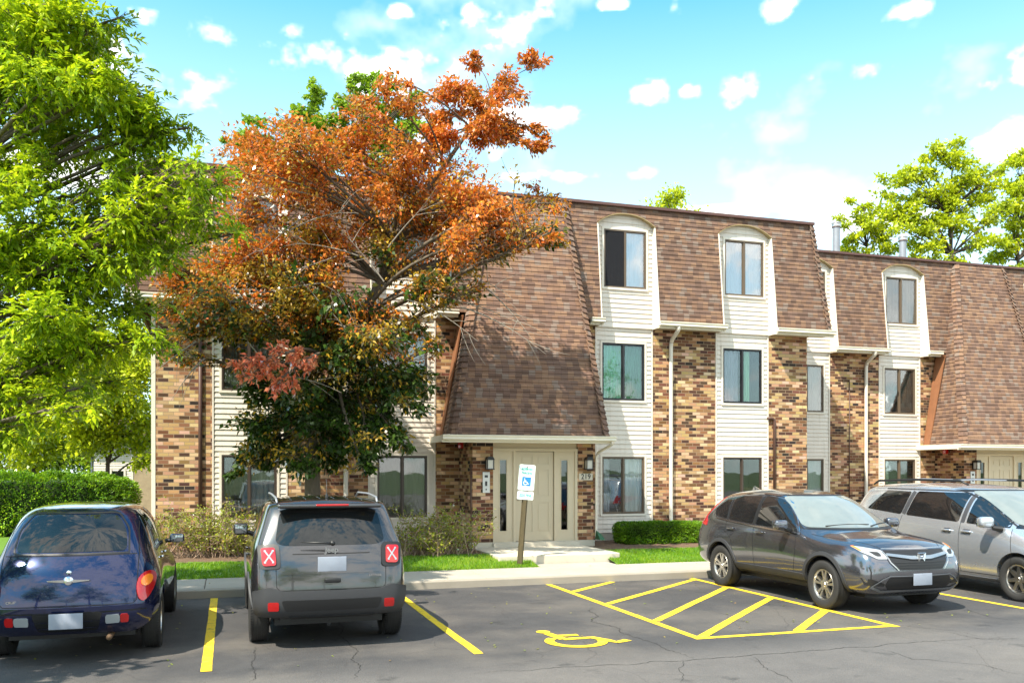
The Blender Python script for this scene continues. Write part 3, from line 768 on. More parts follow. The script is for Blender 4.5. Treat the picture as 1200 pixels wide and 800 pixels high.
    # windows
    for i in range(4):
        for f in range(3):
            fr, cur, gl, lab, scr = cfg['win'].get((i, f), ('bronze', [(0, .48, (.35, .36, .36), 'curtain_or_reflection', 1, 0), (.52, 1, (.5, .5, .5), 'curtain_or_reflection', 1, 0)], 'glass', None, None))
            dx = .03 if f == 2 else 0
            w_ = window(root, WIN[i][0]+dx, WIN[i][1]+dx, *FZ[f], fr, cur, gl, lab, scr)
            if f == 2:
                w_.location.y = -.03
    for (x, y, h) in cfg['vents']:
        b = MB(); b.lathe([(.115, ZT), (.115, ZT+h)], 'z', 16, (x, y, 0)); v = b.build('vent_pipe', 'steel', root, smooth=True)
        b = MB(); b.lathe([(.13, ZT+h-.02), (.15, ZT+h), (.15, ZT+h+.06), (.12, ZT+h+.07), (.16, ZT+h+.10), (.16, ZT+h+.13), (0, ZT+h+.16)], 'z', 16, (x, y, 0)); b.build('cap', 'silver', v, smooth=True)
    return root
M['tanarch'] = plain('tan_arch_trim', (.36, .27, .13), .5); M['glassdk'] = glass_mat('sidelight_glass', (.25, .27, .27), .08)
M['silverpl'] = plain('intercom_steel', (.62, .62, .60), .35, .2); M['dkgreen'] = plain('green_plastic', (.01, .10, .04), .5); M['conduit'] = plain('brown_conduit', (.085, .04, .028), .5)
white = (.90, .91, .93); lilac = (.50, .50, .62); teal = (.30, .80, .58); beige = (.52, .50, .42); grey = (.22, .22, .22); olive = (.16, .17, .11)
VX = [at(980, 290, 28.5), at(1058, 300, 30)]
cfgA = dict(main=True, num='219', pipes=(2.42, 10.28), vents=[],
    conduits=[([(13.02, -.05, 3.27), (13.22, -.05, 3.27), (13.22, -.05, .6)], .035), ([(-.57, -.05, 5.3), (-.57, -.05, .6)], .04), ([(1.75, -.05, 2.2), (1.75, -.05, .5)], .022), ([(4.94, -1.17, 2.1), (4.94, -1.17, .45)], .016)],
    win={(2, 0): ('tanf', [(0, .18, (.42, .42, .48), 'curtain_or_reflection', 1, 0), (.53, 1, (.85, .86, .87), 'curtain_or_reflection', 1, 0)], 'glass', None, None),
         (3, 0): ('bronze', [(.55, .95, (.13, .09, .05), 'flat', .45, 0)], 'glass', None, None),
         (2, 1): ('blackf', [(0, .5, teal, 'curtain_or_reflection', 1, 0), (.5, 1, (.10, .36, .25), 'curtain_or_reflection', 1, 0)], 'glass', None, None),
         (3, 1): ('blackf', [(0, .42, (.42, .42, .52), 'curtain_or_reflection', 1, 0), (.55, .75, (.35, .75, .42), 'curtain_or_reflection', 1, 0)], 'glass', None, None),  # green strip in the right pane is a painted tree reflection
         (2, 2): ('tanf', [(0, .49, (.10, .10, .13), 'curtain_or_reflection', .86, 0), (0, .49, (.20, .21, .24), 'flat', 1, .86), (.50, 1, white, 'flat', 1, 0)], 'glassb', None, 0),  # white right-hand sheet paints the bright sky mirrored in the pane
         (3, 2): ('tanf', [(0, .48, (.72, .74, .77), 'curtain_or_reflection', 1, 0), (.5, 1, (.90, .91, .92), 'flat', 1, 0)], 'glassb', None, None),  # both pale sheets paint the sky reflection into the panes
         (1, 0): ('bronze', [(0, .5, (.10, .10, .09), 'flat', 1, 0), (.5, 1, (.20, .20, .16), 'flat', 1, 0)], 'glass', None, None),
         (1, 1): ('bronze', [(0, .5, (.20, .24, .32), 'flat', 1, 0), (.52, 1, (.70, .78, .90), 'flat', 1, 0)], 'glass', None, None),
         (1, 2): ('tanf', [(0, 1, (.40, .52, .50), 'flat', 1, 0)], 'glass', None, None),
         (0, 0): ('bronze', [(.05, .5, (.14, .13, .12), 'curtain_or_reflection', 1, 0), (.5, 1, (.42, .42, .42), 'curtain_or_reflection', 1, 0)], 'glass', None, None)})
cfgB = dict(main=False, num='221', pipes=(2.42, 10.28), vents=[(VX[0].x-15.5, VX[0].y-22.0, 1.45), (VX[1].x-15.5, VX[1].y-22.0, 1.4)],
    conduits=[([(1.86, -.04, 4.6), (1.86, -.04, .5)], .012)],
    win={(0, 1): ('tanf', [(0, 1, (.35, .38, .38), 'curtain_or_reflection', 1, 0)], 'glass', None, None), (0, 0): ('tanf', [(0, 1, (.62, .66, .66), 'blind', 1, 0)], 'glass', None, None),
         (1, 1): ('tanf', [(0, .5, (.42, .43, .42), 'flat', 1, 0), (.5, 1, (.66, .66, .58), 'flat', 1, 0)], 'glass', None, None),
         (1, 0): ('tanf', [(0, 1, (.40, .46, .42), 'blind', 1, 0)], 'glass', None, None),
         (1, 2): ('tanf', [(0, .5, (.24, .30, .40), 'curtain_or_reflection', 1, 0), (.5, 1, (.68, .72, .80), 'curtain_or_reflection', 1, 0)], 'glass', None, None),
         (0, 2): ('tanf', [(0, 1, (.38, .44, .54), 'flat', 1, 0)], 'glass', None, None)})
W = 19.65
make_section((0, W, 0), 'brown mansard apartment block with brick piers, cream siding and entrance numbered 219', 'mansard apartment blocks', cfgA)
B2 = make_section((15.5, W+2.35, 0), 'mansard apartment block set back on the right, behind the silver minivan, with grey roof vents', 'mansard apartment blocks', cfgB)
# stoops
for dx, dy, lab in ((0, 0, 'pale concrete entrance slab below door 219'), (15.5, 2.35, 'concrete entrance slab behind the silver minivan')):
    b = MB(); b.box(4.95+dx, 7.5+dx, 16.45+dy, 18.45+dy, -.05, .30); o = b.build('stoop', 'stoop', bevel=.02); tag(o, kind='structure')
# accessible parking sign on a leaning post
root = empty('parking_sign', (5.26, 16.1, .12), 0, 'white and green reserved parking sign with blue wheelchair square on leaning post', 'sign')
root.rotation_euler = (R(-1), R(4.6), R(-12))
b = MB()
for x0, x1, y0, y1 in ((-.03, .03, 0, .004), (-.034, -.028, 0, .03), (.028, .034, 0, .03), (-.055, -.03, .028, .032), (.03, .055, .028, .032)): b.box(x0, x1, y0, y1, 0, 1.90)
b.build('post', 'olive', root)
def plate(x0, x1, z0, z1, r, name, mat, y, parent, th=.003):
    pts = []
    for cx, cz, a in ((x1-r, z1-r, 0), (x0+r, z1-r, 90), (x0+r, z0+r, 180), (x1-r, z0+r, 270)):
        pts += [(cx+r*math.cos(R(a+i*22.5)), cz+r*math.sin(R(a+i*22.5))) for i in range(5)]
    b = MB(); b.prism(pts, lambda u, v, dd: (u, dd, v), y, y+th); return b.build(name, mat, parent)
RX = Matrix.Rotation(R(90), 4, 'X')
p1 = plate(-.155, .155, 1.46, 1.95, .03, 'sign_plate', 'signwhite', -.006, root)
for x0, x1, z0, z1 in ((-.135, .135, 2.068, 2.076), (-.135, .135, 1.614, 1.622), (-.143, -.135, 1.63, 2.06), (.135, .143, 1.63, 2.06)):
    pass
b = MB()
for x0, x1, z0, z1 in ((-.125, .125, 1.930, 1.938), (-.125, .125, 1.472, 1.480), (-.145, -.137, 1.49, 1.92), (.137, .145, 1.49, 1.92)): b.box(x0, x1, -.0072, -.006, z0, z1)
b.build('border', 'sgreen', p1)
text_obj('RESERVED', .062, 'sgreen', Matrix.Translation((0, -.0075, 1.862)) @ RX, p1, 'lettering', .0006, .0025, .78)
text_obj('PARKING', .062, 'sgreen', Matrix.Translation((0, -.0075, 1.787)) @ RX, p1, 'lettering', .0006, .0025, .78)
b = MB(); b.box(-.085, .085, -.0085, -.006, 1.545, 1.715); sq = b.build('symbol_square', 'sblue', p1)
b = MB(); wheelchair(b, -.06, 0, .12, .13, .014, 0, .0002); 
b.v = [(x, -.0095-z, 1.565+y) for x, y, z in b.v]; b.build('wheelchair_mark', 'white', p1, fix=False)
b = MB()
for z in (1.908, 1.502): b.lathe([(0, -.014), (.009, -.012), (.011, -.006)], 'y', 10, (0, 0, z))
b.build('bolt', 'rust', p1)
p2 = plate(-.155, .155, 1.285, 1.44, .02, 'fine_plate', 'signwhite', -.006, root)
text_obj('$250 FINE', .075, 'sgreen', Matrix.Translation((0, -.0075, 1.363)) @ RX, p2, 'lettering', .0006, .003, .72)
b = MB()
for x0, x1, z0, z1 in ((-.135, .135, 1.422, 1.428), (-.135, .135, 1.297, 1.303)): b.box(x0, x1, -.0072, -.006, z0, z1)
b.build('border', 'sgreen', p2)
# ------------------------------------------------------------------ vehicles
# local frame: x forward from the rear bumper, y to the left, z up
def body_mesh(st, bulge=(.06, .08), creases=(), size=None, levels=3, arches=(), parent=None, mat=None, name='body', zrow=None):
    """st: stations rear->front, each 7 points S1..S5,T6,T7 (x,y,z) of the left half, bottom to roof centre"""
    bm = bmesh.new(); n = len(st); grid = []
    for P in st:
        S1, S2, S3, S4, S5, T6, T7 = [Vector(p) for p in P]
        B0 = Vector((S1.x, 0, S1.z)); B1 = Vector((S1.x, S1.y*.5, S1.z))
        Lh = [B1, S1, S2, S3, S4, S5, T6]
        ring = [B0]+Lh+[T7]+[Vector((p.x, -p.y, p.z)) for p in reversed(Lh)]
        grid.append([bm.verts.new(p) for p in ring])
    m = len(grid[0])
    for j in range(n-1):
        for i in range(m):
            bm.faces.new((grid[j][i], grid[j][(i+1) % m], grid[j+1][(i+1) % m], grid[j+1][i]))
    for j, sg, bu in ((0, -1, bulge[0]), (n-1, 1, bulge[1])):
        g = grid[j]; L = lambda i: g[i+1] if i else g[1]
        left = {1: g[2], 2: g[3], 3: g[4], 4: g[5], 5: g[6]}; right = {k: g[m-(k+1)] for k in range(1, 6)}
        rows_ = [[left[1], g[1], g[0], g[m-1], right[1]]]
        for k in (2, 3, 4):
            a, c = left[k].co, right[k].co; mids = []
            for t in (.5, 0, -.5):
                mids.append(bm.verts.new((a.x+sg*bu*(1-t*t), a.y*t, a.z)))
            rows_.append([left[k]]+mids+[right[k]])
        rows_.append([left[5], g[7], g[8], g[m-7], right[5]])
        for r0, r1 in zip(rows_, rows_[1:]):
            for i in range(4): bm.faces.new((r0[i], r0[i+1], r1[i+1], r1[i]))
    bmesh.ops.recalc_face_normals(bm, faces=bm.faces)
    cl = bm.edges.layers.float.new('crease_edge')
    for (j, i0, j2, w_) in creases:                     # crease a longitudinal line: level i0 from station j to j2
        for jj in range(j, j2):
            for ii in (i0+1, m-(i0+1)):
                e = bm.edges.get((grid[jj][ii], grid[jj+1][ii]))
                if e: e[cl] = w_
    me = bpy.data.meshes.new(name); bm.to_mesh(me); bm.free()
    o = link(name, me); sub = o.modifiers.new('s', 'SUBSURF'); sub.levels = levels; sub.render_levels = levels
    dg = bpy.context.evaluated_depsgraph_get(); me2 = bpy.data.meshes.new_from_object(o.evaluated_get(dg))
    o.modifiers.clear(); o.data = me2
    if size:                                            # fit to the real length, width and height
        co = np.empty(len(me2.vertices)*3, np.float32); me2.vertices.foreach_get('co', co); co = co.reshape(-1, 3)
        lo, hi = co.min(0), co.max(0); Lx, Wy, z0, z1 = size
        co[:, 0] = (co[:, 0]-lo[0])/(hi[0]-lo[0])*Lx; co[:, 1] *= Wy/(hi[1]-lo[1]); co[:, 2] = z0+(co[:, 2]-lo[2])/(hi[2]-lo[2])*(z1-z0)
        me2.vertices.foreach_set('co', co.ravel()); me2.update()
    if arches:
        cuts = []
        for x, z, r in arches:
            for s in (-1, 1):
                b = MB(); b.lathe([(0, 0), (r, 0), (r, .5), (0, .5)], 'y', 48, (x, 0, z))
                c = b.build('cut', None); c.location.y = .56 if s > 0 else -1.06; cuts.append(c)
                bm = bmesh.new(); bm.from_mesh(c.data); bmesh.ops.remove_doubles(bm, verts=bm.verts, dist=1e-5); bmesh.ops.recalc_face_normals(bm, faces=bm.faces); bm.to_mesh(c.data); bm.free()
                md = o.modifiers.new('b', 'BOOLEAN'); md.operation = 'DIFFERENCE'; md.object = c; md.solver = 'EXACT'
        dg = bpy.context.evaluated_depsgraph_get(); dg.update(); me3 = bpy.data.meshes.new_from_object(o.evaluated_get(dg))
        o.modifiers.clear(); o.data = me3
        for c in cuts: bpy.data.objects.remove(c)
    o.data.polygons.foreach_set('use_smooth', [True]*len(o.data.polygons))
    try: o.data.set_sharp_from_angle(angle=R(42))
    except Exception: pass
    o.data.materials.clear(); o.data.materials.append(M[mat]); o.parent = parent; o.name = name
    bm = bmesh.new(); bm.from_mesh(me2); bv = BVHTree.FromBMesh(bm); bm.free()
    return o, bv
AX = {'rear': (Vector((1, 0, 0)), lambda u, v: Vector((-5, u, v))), 'front': (Vector((-1, 0, 0)), lambda u, v: Vector((9, u, v))),
      'left': (Vector((0, -1, 0)), lambda u, v: Vector((u, 5, v))), 'right': (Vector((0, 1, 0)), lambda u, v: Vector((u, -5, v))),
      'top': (Vector((0, 0, -1)), lambda u, v: Vector((u, v, 5)))}
def hit(bv, side, u, v):
    d, f = AX[side]; o = f(u, v); r = bv.ray_cast(o, d)
    if r[0] is None:
        r = bv.find_nearest(o+d*((-5 if side != 'front' else 9) and 0)) if False else (None, None)
        # slide towards the centre until the skin is met
        for k in range(1, 40):
            uu, vv = (u*(1-.02*k), v) if side in ('rear', 'front') else (u, v*(1-.02*k))
            q = bv.ray_cast(f(uu, vv), d)
            if q[0] is not None: return q[0].copy(), q[1].copy()
        return o+d*5, -d
    return r[0].copy(), r[1].copy()
def roundpoly(pts, r, seg=4):
    P = [Vector((*p, 0)) for p in pts]; n = len(P); out = []
    rr = r if hasattr(r, '__len__') else [r]*n
    for i in range(n):
        a, c, d = P[i-1], P[i], P[(i+1) % n]; k = min(rr[i], (a-c).length*.45, (d-c).length*.45)
        if k < 1e-4: out.append((c.x, c.y)); continue
        s, e = c+(a-c).normalized()*k, c+(d-c).normalized()*k
        for t in range(seg+1):
            t /= seg; q = s.lerp(c, t).lerp(c.lerp(e, t), t); out.append((q.x, q.y))
    return out
def patch(name, bv, side, poly, mat, parent, off=.004, depth=.02, step=.07, mirror=None):
    """a panel following the body: 2D outline projected onto the skin, raised by off, with rim going depth below"""
    bm = bmesh.new(); vs = [bm.verts.new((u, v, 0)) for u, v in poly]; bm.faces.new(vs)
    us = [p[0] for p in poly]; vv = [p[1] for p in poly]
    for ax, lo, hi in ((0, min(us), max(us)), (1, min(vv), max(vv))):
        k = int((hi-lo)/step)
        for i in range(1, k+1):
            c = [0, 0, 0]; c[ax] = lo+(hi-lo)*i/(k+1); nn = [0, 0, 0]; nn[ax] = 1
            bmesh.ops.bisect_plane(bm, geom=bm.verts[:]+bm.edges[:]+bm.faces[:], plane_co=c, plane_no=nn, dist=1e-6)
    bmesh.ops.recalc_face_normals(bm, faces=bm.faces)
    bd = [e for e in bm.edges if len(e.link_faces) == 1]
    nm = {}
    for v in bm.verts:
        h, n_ = hit(bv, side, v.co.x, v.co.y); nm[v] = n_; v.co = h+n_*off
    r = bmesh.ops.extrude_edge_only(bm, edges=bd)
    nv = [g for g in r['geom'] if isinstance(g, bmesh.types.BMVert)]
    for v in nv:
        src = min((e.other_vert(v) for e in v.link_edges if e.other_vert(v) in nm), key=lambda w_: (w_.co-v.co).length)
        v.co = v.co-nm[src]*(off+depth)
    bmesh.ops.recalc_face_normals(bm, faces=bm.faces)
    d = AX[side][0]
    fs = [f for f in bm.faces if all(v in nm for v in f.verts)]
    if fs and sum(f.normal.dot(-d)*f.calc_area() for f in fs) < 0: bmesh.ops.reverse_faces(bm, faces=bm.faces[:])
    me = bpy.data.meshes.new(name); bm.to_mesh(me); bm.free(); me.materials.append(M[mat])
    o = link(name, me, parent); return soften(o, 50)
def both(fn, *a, **k):
    return fn('left', *a, **k), fn('right', *a, **k)
def gap(b, bv, side, pts, w=.006, off=.0015, step=.04, closed=False):
    if closed: pts = list(pts)+[pts[0]]
    Q = []
    for (a, c) in zip(pts, pts[1:]):
        a = Vector(a); c = Vector(c); k = max(1, int((c-a).length/step)); Q += [a.lerp(c, i/k) for i in range(k)]
    Q.append(Vector(pts[-1])); base = len(b.v)
    for i, p in enumerate(Q):
        d = Q[min(i+1, len(Q)-1)]-Q[max(i-1, 0)]
        if closed and i in (0, len(Q)-1): d = Q[1]-Q[-2]
        d.normalize(); nr = Vector((-d.y, d.x))
        for s in (1, -1):
            q = p+nr*w/2*s; h, n_ = hit(bv, side, q.x, q.y); b.v.append(tuple(h+n_*off))
    for i in range(len(Q)-1): b.f.append((base+2*i, base+2*i+1, base+2*i+3, base+2*i+2))
def lines(name, bv, items, mat, parent, w=.006, off=.0015):
    b = MB()
    for it in items:
        side, pts = it[0], it[1]; gap(b, bv, side, pts, it[2] if len(it) > 2 else w, off)
    return b.build(name, mat, parent, fix=False)
def rbox(name, cx, cy, cz, sx, sy, sz, mat, parent, r=.02, m=None, sub=0):
    b = MB(); b.box(cx-sx/2, cx+sx/2, cy-sy/2, cy+sy/2, cz-sz/2, cz+sz/2, m); o = b.build(name, mat, parent, bevel=r)
    return soften(o, 40)
def wheel(parent, x, y, r, width, side, style, rimr):
    """side: +1 left, -1 right"""
    s = side; hub = MB(); hub.lathe([(0, .02*s), (.13, .02*s), (.14, -.02*s), (0, -.02*s)], 'y', 24)
    hw = hub.build('wheel', 'alloydark', parent, smooth=False); hw.location = (x, y-s*width*.1, r)
    w2 = width/2; t = MB(); rr = rimr
    prof = [(rr-.012, w2*.80), (rr+.004, w2*.90), (rr+.02, w2*.96), (rr+(r-rr)*.5, w2*1.02), (r-.035, w2*.98), (r-.012, w2*.90), (r-.003, w2*.78)]
    full = prof+[(r, w2*.5), (r, -w2*.5)]+[(p, -q) for p, q in reversed(prof)]
    t.lathe([(p, q) for p, q in full], 'y', 64); tb = t.build('tyre', 'rubber', hw, smooth=True); tb.location = (0, s*width*.1, 0); soften(tb, 40)
    g = MB()                                             # tread blocks: grooves as dark rings
    for q in (-.3, -.1, .1, .3): g.lathe([(r+.0008, width*(q-.018)), (r+.0008, width*(q+.018))], 'y', 64)
    for k in range(72):
        a = 2*math.pi*k/72
        for q0, q1 in ((.34, .47), (-.47, -.34)):
            c = Matrix.Rotation(a, 4, 'Y'); g.box(-.004, .004, width*q0, width*q1, r-.006, r+.0012, c)
    g.build('tread', 'black', hw, fix=False).location = (0, s*width*.1, 0)
    rim = MB(); fy = w2*.80*s+s*width*.1
    rim.lathe([(rr-.004, fy), (rr-.008, fy+.006*s), (rr-.022, fy+.002*s), (rr-.035, fy-.03*s), (rr-.04, -w2*s)], 'y', 64)
    nsp = {'five': 5, 'ten': 5, 'six': 6, 'seven': 7}[style]
    for k in range(nsp):
        a = 2*math.pi*k/nsp
        for da in ((-.20, .20) if style in ('ten', 'six') else (0,)):
            mt = Matrix.Rotation(a+da, 4, 'Y'); w0, w1 = (.012, .021) if style in ('ten', 'six') else (.03, .02) if style != 'five' else (.05, .035)
            pts = []
            yc = fy-.018*s
            i0 = [(-w0, .04), (w0, .04), (w1, rr-.02), (-w1, rr-.02)]
            f3 = [mt @ Vector((px_, yc+(.0 if pz < .1 else .008*s), pz)) for px_, pz in i0]
            bk = [mt @ Vector((px_*1.3, yc-.035*s, pz)) for px_, pz in i0]
            rim.add(f3+bk, [(0, 1, 2, 3), (7, 6, 5, 4), (0, 4, 5, 1), (1, 5, 6, 2), (2, 6, 7, 3), (3, 7, 4, 0)])
    rim.lathe([(0, fy-.004*s), (.028, fy-.004*s), (.034, fy-.012*s), (.07, fy-.014*s), (.075, fy-.05*s)], 'y', 32)
    rb = rim.build('rim', 'silver', hw); soften(rb, 30)
    for k in range(5):
        pass
    bk = MB(); bk.lathe([(0, fy-.07*s), (rr-.05, fy-.07*s), (rr-.04, fy-.02*s)], 'y', 32); bk.build('brake_disc', 'alloydark', hw)
    return hw
def well(parent, x, z, r):
    for s in (-1, 1):
        pts = [(x+(r+.002)*math.cos(a), max(.30, z+(r+.002)*math.sin(a))) for a in [R(-8+i*196/24) for i in range(25)]]
        b = MB(); b.prism(pts, lambda u, v, d: (u, d, v), .570*s, .585*s); b.build('wheel_well', 'dark', parent)
def arch_trim(parent, bv, x, z, r, w, side, mat='blackpl', off=.012):
    b = MB(); pts = [(x+(r+w/2)*math.cos(a), z+(r+w/2)*math.sin(a)) for a in [R(-22+i*224/28) for i in range(29)]]
    vs = []
    for i, (u, v) in enumerate(pts):
        a = R(-22+i*224/28)
        for k, rad in enumerate((r-.006, r+.004, r+w-.008, r+w)):
            uu, vv = x+rad*math.cos(a), z+rad*math.sin(a); vv = max(vv, .2)
            h, n_ = hit(bv, side, uu, vv); h = h+n_*(off if k in (1, 2) else -.02); b.v.append(tuple(h))
    for i in range(28):
        for k in range(3): q = i*4+k; b.f.append((q, q+1, q+5, q+4))
    return soften(b.build('arch_trim', mat, parent), 60)
def mirror_u(pts): return [(-u, v) for u, v in pts][::-1]

M['navy'] = paint_mat('navy_paint', (.003, .010, .058), .5, .15)
M['granite'] = paint_mat('granite_grey_paint', (.082, .080, .082), .8, .18)
M['steelgrey'] = paint_mat('steel_grey_paint', (.165, .168, .19), .85, .15)
M['silverpaint'] = paint_mat('silver_paint', (.60, .62, .66), .75, .22)
M['gapm'] = plain('panel_gap', (.004, .004, .004), .8)

# ---- compact grey SUV seen from behind
def make_suv():
    t = empty('parked_car', (1.08, 9.9, 0), R(90), 'compact boxy dark grey SUV with X-shaped tail lamps, seen from behind', 'car', 'cars parked in the lot')
    def S(xs, ys, zs): return [(x, y, z) for x, y, z in zip(xs, ys, zs)]
    st = [S([.06, .0, .02, .12, .42, .36, .34], [.70, .77, .79, .77, .655, .36, 0], [.34, .48, .82, 1.13, 1.60, 1.66, 1.67]),
          S([.16, .12, .12, .22, .52, .48, .46], [.80, .86, .87, .84, .69, .37, 0], [.32, .46, .82, 1.13, 1.64, 1.68, 1.69]),
          S([.5, .5, .5, .55, .85, .85, .85], [.82, .91, .915, .875, .70, .38, 0], [.30, .46, .84, 1.13, 1.655, 1.695, 1.705]),
          S([1.3]*5+[1.4, 1.4], [.80, .895, .905, .865, .70, .38, 0], [.28, .46, .82, 1.12, 1.655, 1.70, 1.71]),
          S([2.1, 2.1, 2.1, 2.1, 2.1, 2.15, 2.2], [.80, .89, .90, .86, .665, .37, 0], [.28, .46, .80, 1.10, 1.63, 1.69, 1.70]),
          S([2.7, 2.7, 2.7, 2.7, 2.52, 2.6, 2.63], [.80, .89, .90, .86, .655, .36, 0], [.28, .46, .80, 1.08, 1.60, 1.66, 1.67]),
          S([3.1, 3.1, 3.1, 3.12, 3.08, 3.2, 3.24], [.80, .89, .905, .86, .70, .37, 0], [.28, .46, .80, 1.04, 1.10, 1.14, 1.15]),
          S([3.5, 3.5, 3.5, 3.5, 3.5, 3.55, 3.6], [.82, .91, .91, .84, .70, .36, 0], [.30, .46, .80, 1.0, 1.05, 1.09, 1.10]),
          S([4.0, 4.02, 4.02, 4.02, 4.02, 4.05, 4.08], [.80, .86, .86, .80, .66, .34, 0], [.30, .46, .78, .93, .98, 1.02, 1.03]),
          S([4.12, 4.18, 4.18, 4.14, 4.12, 4.14, 4.16], [.68, .74, .76, .72, .60, .32, 0], [.32, .46, .76, .88, .93, .96, .97])]
    b, bv = body_mesh(st, (.05, .06), creases=[(0, 5, 5, .45), (0, 4, 9, .4)], size=(4.23, 1.745, .30, 1.65), arches=[(.80, .345, .40), (3.37, .345, .40)], parent=t, mat='granite')
    for x in (.80, 3.37): well(t, x, .345, .40)
    # rear glass, hatch, lamps
    G = patch('rear_window', bv, 'rear', roundpoly([(-.60, 1.17), (-.50, 1.135), (.50, 1.135), (.60, 1.17), (.545, 1.49), (-.545, 1.49)], [.05, .08, .08, .05, .05, .05]), 'cglass_rear', t, .004)
    rbox('spoiler', .30, 0, 1.565, .20, 1.14, .05, 'granite', t, .02, Matrix.Rotation(0, 4, 'Y'))
    rbox('brake_light', .195, -.02, 1.575, .02, .36, .022, 'red', t, .006)
    patch('number_recess', bv, 'rear', roundpoly([(-.36, .86), (.36, .86), (.42, 1.03), (-.42, 1.03)], .04), 'granite', t, .001, .0)
    pl = rbox('licence_plate', hit(bv, 'rear', 0, .93)[0].x-.014, 0.0, .935, .012, .31, .16, 'plate', t, .004)
    lines('panel_gap', bv, [('rear', [(.62, 1.15), (.60, 1.0), (.59, .70), (.56, .66), (-.56, .66), (-.59, .70), (-.60, 1.0), (-.62, 1.15)]), ('rear', [(.42, 1.045), (-.42, 1.045)], .010)], 'gapm', t, .007)
    patch('chrome_strip', bv, 'rear', [(-.52, .835), (.52, .835), (.52, .85), (-.52, .85)], 'granite', t, .018)
    rbox('handle', -.045, 0, .765, .03, .17, .05, 'black', t, .012)
    for s in (1, -1):
        f = (lambda P: P) if s > 0 else mirror_u
        h = patch('lamp_housing', bv, 'rear', roundpoly(f([(.545, .89), (.752, .885), (.778, 1.14), (.56, 1.15)]), .05), 'black', t, .022, .05)
        l = patch('tail_lamp', bv, 'rear', roundpoly(f([(.59, .925), (.725, .92), (.742, 1.105), (.60, 1.11)]), .03), 'red', h, .034, .03)
        x = MB(); gap(x, bv, 'rear', [(s*.615, .955), (s*.708, 1.078)], .015, .038); gap(x, bv, 'rear', [(s*.618, 1.08), (s*.705, .952)], .015, .0384)
        for (u, v) in ((.622, .958), (.702, 1.072), (.622, 1.074), (.700, .956)):
            gap(x, bv, 'rear', [(s*(u-.010), v), (s*(u+.010), v)], .018, .0388)
        x.build('x_mark', 'clear', l, fix=False)
        patch('reflector', bv, 'rear', roundpoly(f([(.565, .455), (.675, .455), (.675, .545), (.565, .545)]), .02), 'red', t, .035)
    bp = patch('bumper', bv, 'rear', roundpoly([(-.80, .42), (-.74, .33), (.74, .33), (.80, .42), (.82, .66), (.66, .70), (.52, .655), (-.52, .655), (-.66, .70), (-.82, .66)], .03), 'blackpl', t, .030, .06)
    patch('bumper_insert', bv, 'rear', roundpoly([(-.50, .45), (.50, .45), (.54, .56), (-.54, .56)], .03), 'black', bp, .034, .01)
    patch('bumper_lip', bv, 'rear', [(-.44, .375), (.44, .375), (.46, .395), (-.46, .395)], 'black', bp, .038, .01)
    text_obj('Jeep', .085, 'chrome', Matrix.Translation((hit(bv, 'rear', 0, 1.085)[0].x-.02, 0, 1.085)) @ Matrix.Rotation(R(-90), 4, 'Z') @ RX, t, 'badge', .004, .003)
    text_obj('LATITUDE', .030, 'chrome', Matrix.Translation((hit(bv, 'rear', -.47, .80)[0].x-.012, -.47, .80)) @ Matrix.Rotation(R(-90), 4, 'Z') @ RX, t, 'badge', .002, .001)
    w_ = MB(); w_.tube([(-.035+.03, .02, 1.165), (.0, .1, 1.172), (.012, .34, 1.185)], [.016, .012, .006], 6); w_.lathe([(0, -.0), (.028, .0), (.02, .03), (0, .035)], 'x', 12, (-.02, 0, 1.165)); w_.build('wiper', 'black', t, smooth=True)
    # side glass
    for sd in ('left', 'right'):
        patch('side_window', bv, sd, roundpoly([(.47, 1.20), (.86, 1.14), (.86, 1.545), (.66, 1.555)], .04), 'cglass', t)
        patch('side_window', bv, sd, roundpoly([(.92, 1.135), (1.72, 1.115), (1.72, 1.56), (.92, 1.56)], .05), 'cglass', t)
        patch('side_window', bv, sd, roundpoly([(1.80, 1.115), (2.85, 1.09), (2.42, 1.54), (1.80, 1.56)], .05), 'cglass', t)
        lines('door_gap', bv, [(sd, [(1.0, .42), (.98, .9), (.90, 1.12)]), (sd, [(1.76, .40), (1.76, 1.55)]), (sd, [(2.78, .40), (2.80, 1.09)]), (sd, [(1.0, .42), (2.78, .40)])], 'gapm', t)
        patch('sill_trim', bv, sd, [(1.15, .29), (3.0, .29), (3.0, .42), (1.15, .42)], 'blackpl', t, .012)
        for x in (.80, 3.37): arch_trim(t, bv, x, .345, .40, .06, sd)
        for x in (1.12, 2.0): h, n_ = hit(bv, sd, x, .98); rbox('door_handle', x, h.y+n_.y*.02, .98, .17, .035, .03, 'granite', t, .012)
        s = 1 if sd == 'left' else -1
        mr = rbox('wing_mirror', 2.62, s*.93, 1.175, .14, .18, .15, 'black', t, .035)
        rbox('mirror_glass', 2.545, s*.93, 1.175, .006, .145, .115, 'mirrorg', mr, .002)
        q = MB(); q.tube([(2.64, s*.80, 1.12), (2.64, s*.88, 1.13)], .03, 8); q.build('mirror_arm', 'black', mr)
        rl = MB(); rl.tube([(.50, s*.565, 1.595), (.60, s*.572, 1.648), (1.3, s*.585, 1.672), (2.2, s*.58, 1.665), (2.36, s*.565, 1.60)], [.011, .013, .013, .013, .010], 8); rl.build('roof_rail', 'steel', t, smooth=True)
    patch('windscreen', bv, 'front', roundpoly([(-.70, 1.14), (.70, 1.14), (.58, 1.56), (-.58, 1.56)], .06), 'cglass', t)
    rd = MB()
    for yy in (-.40, -.24, -.08, .08, .24, .40):
        rd.tube([hit(bv, 'top', x, yy)[0]+Vector((0, 0, .0)) for x in (.6, 1.0, 1.4, 1.8, 2.2)], .005, 6)
    rd.build('roof_rib', 'granite', t, smooth=True)
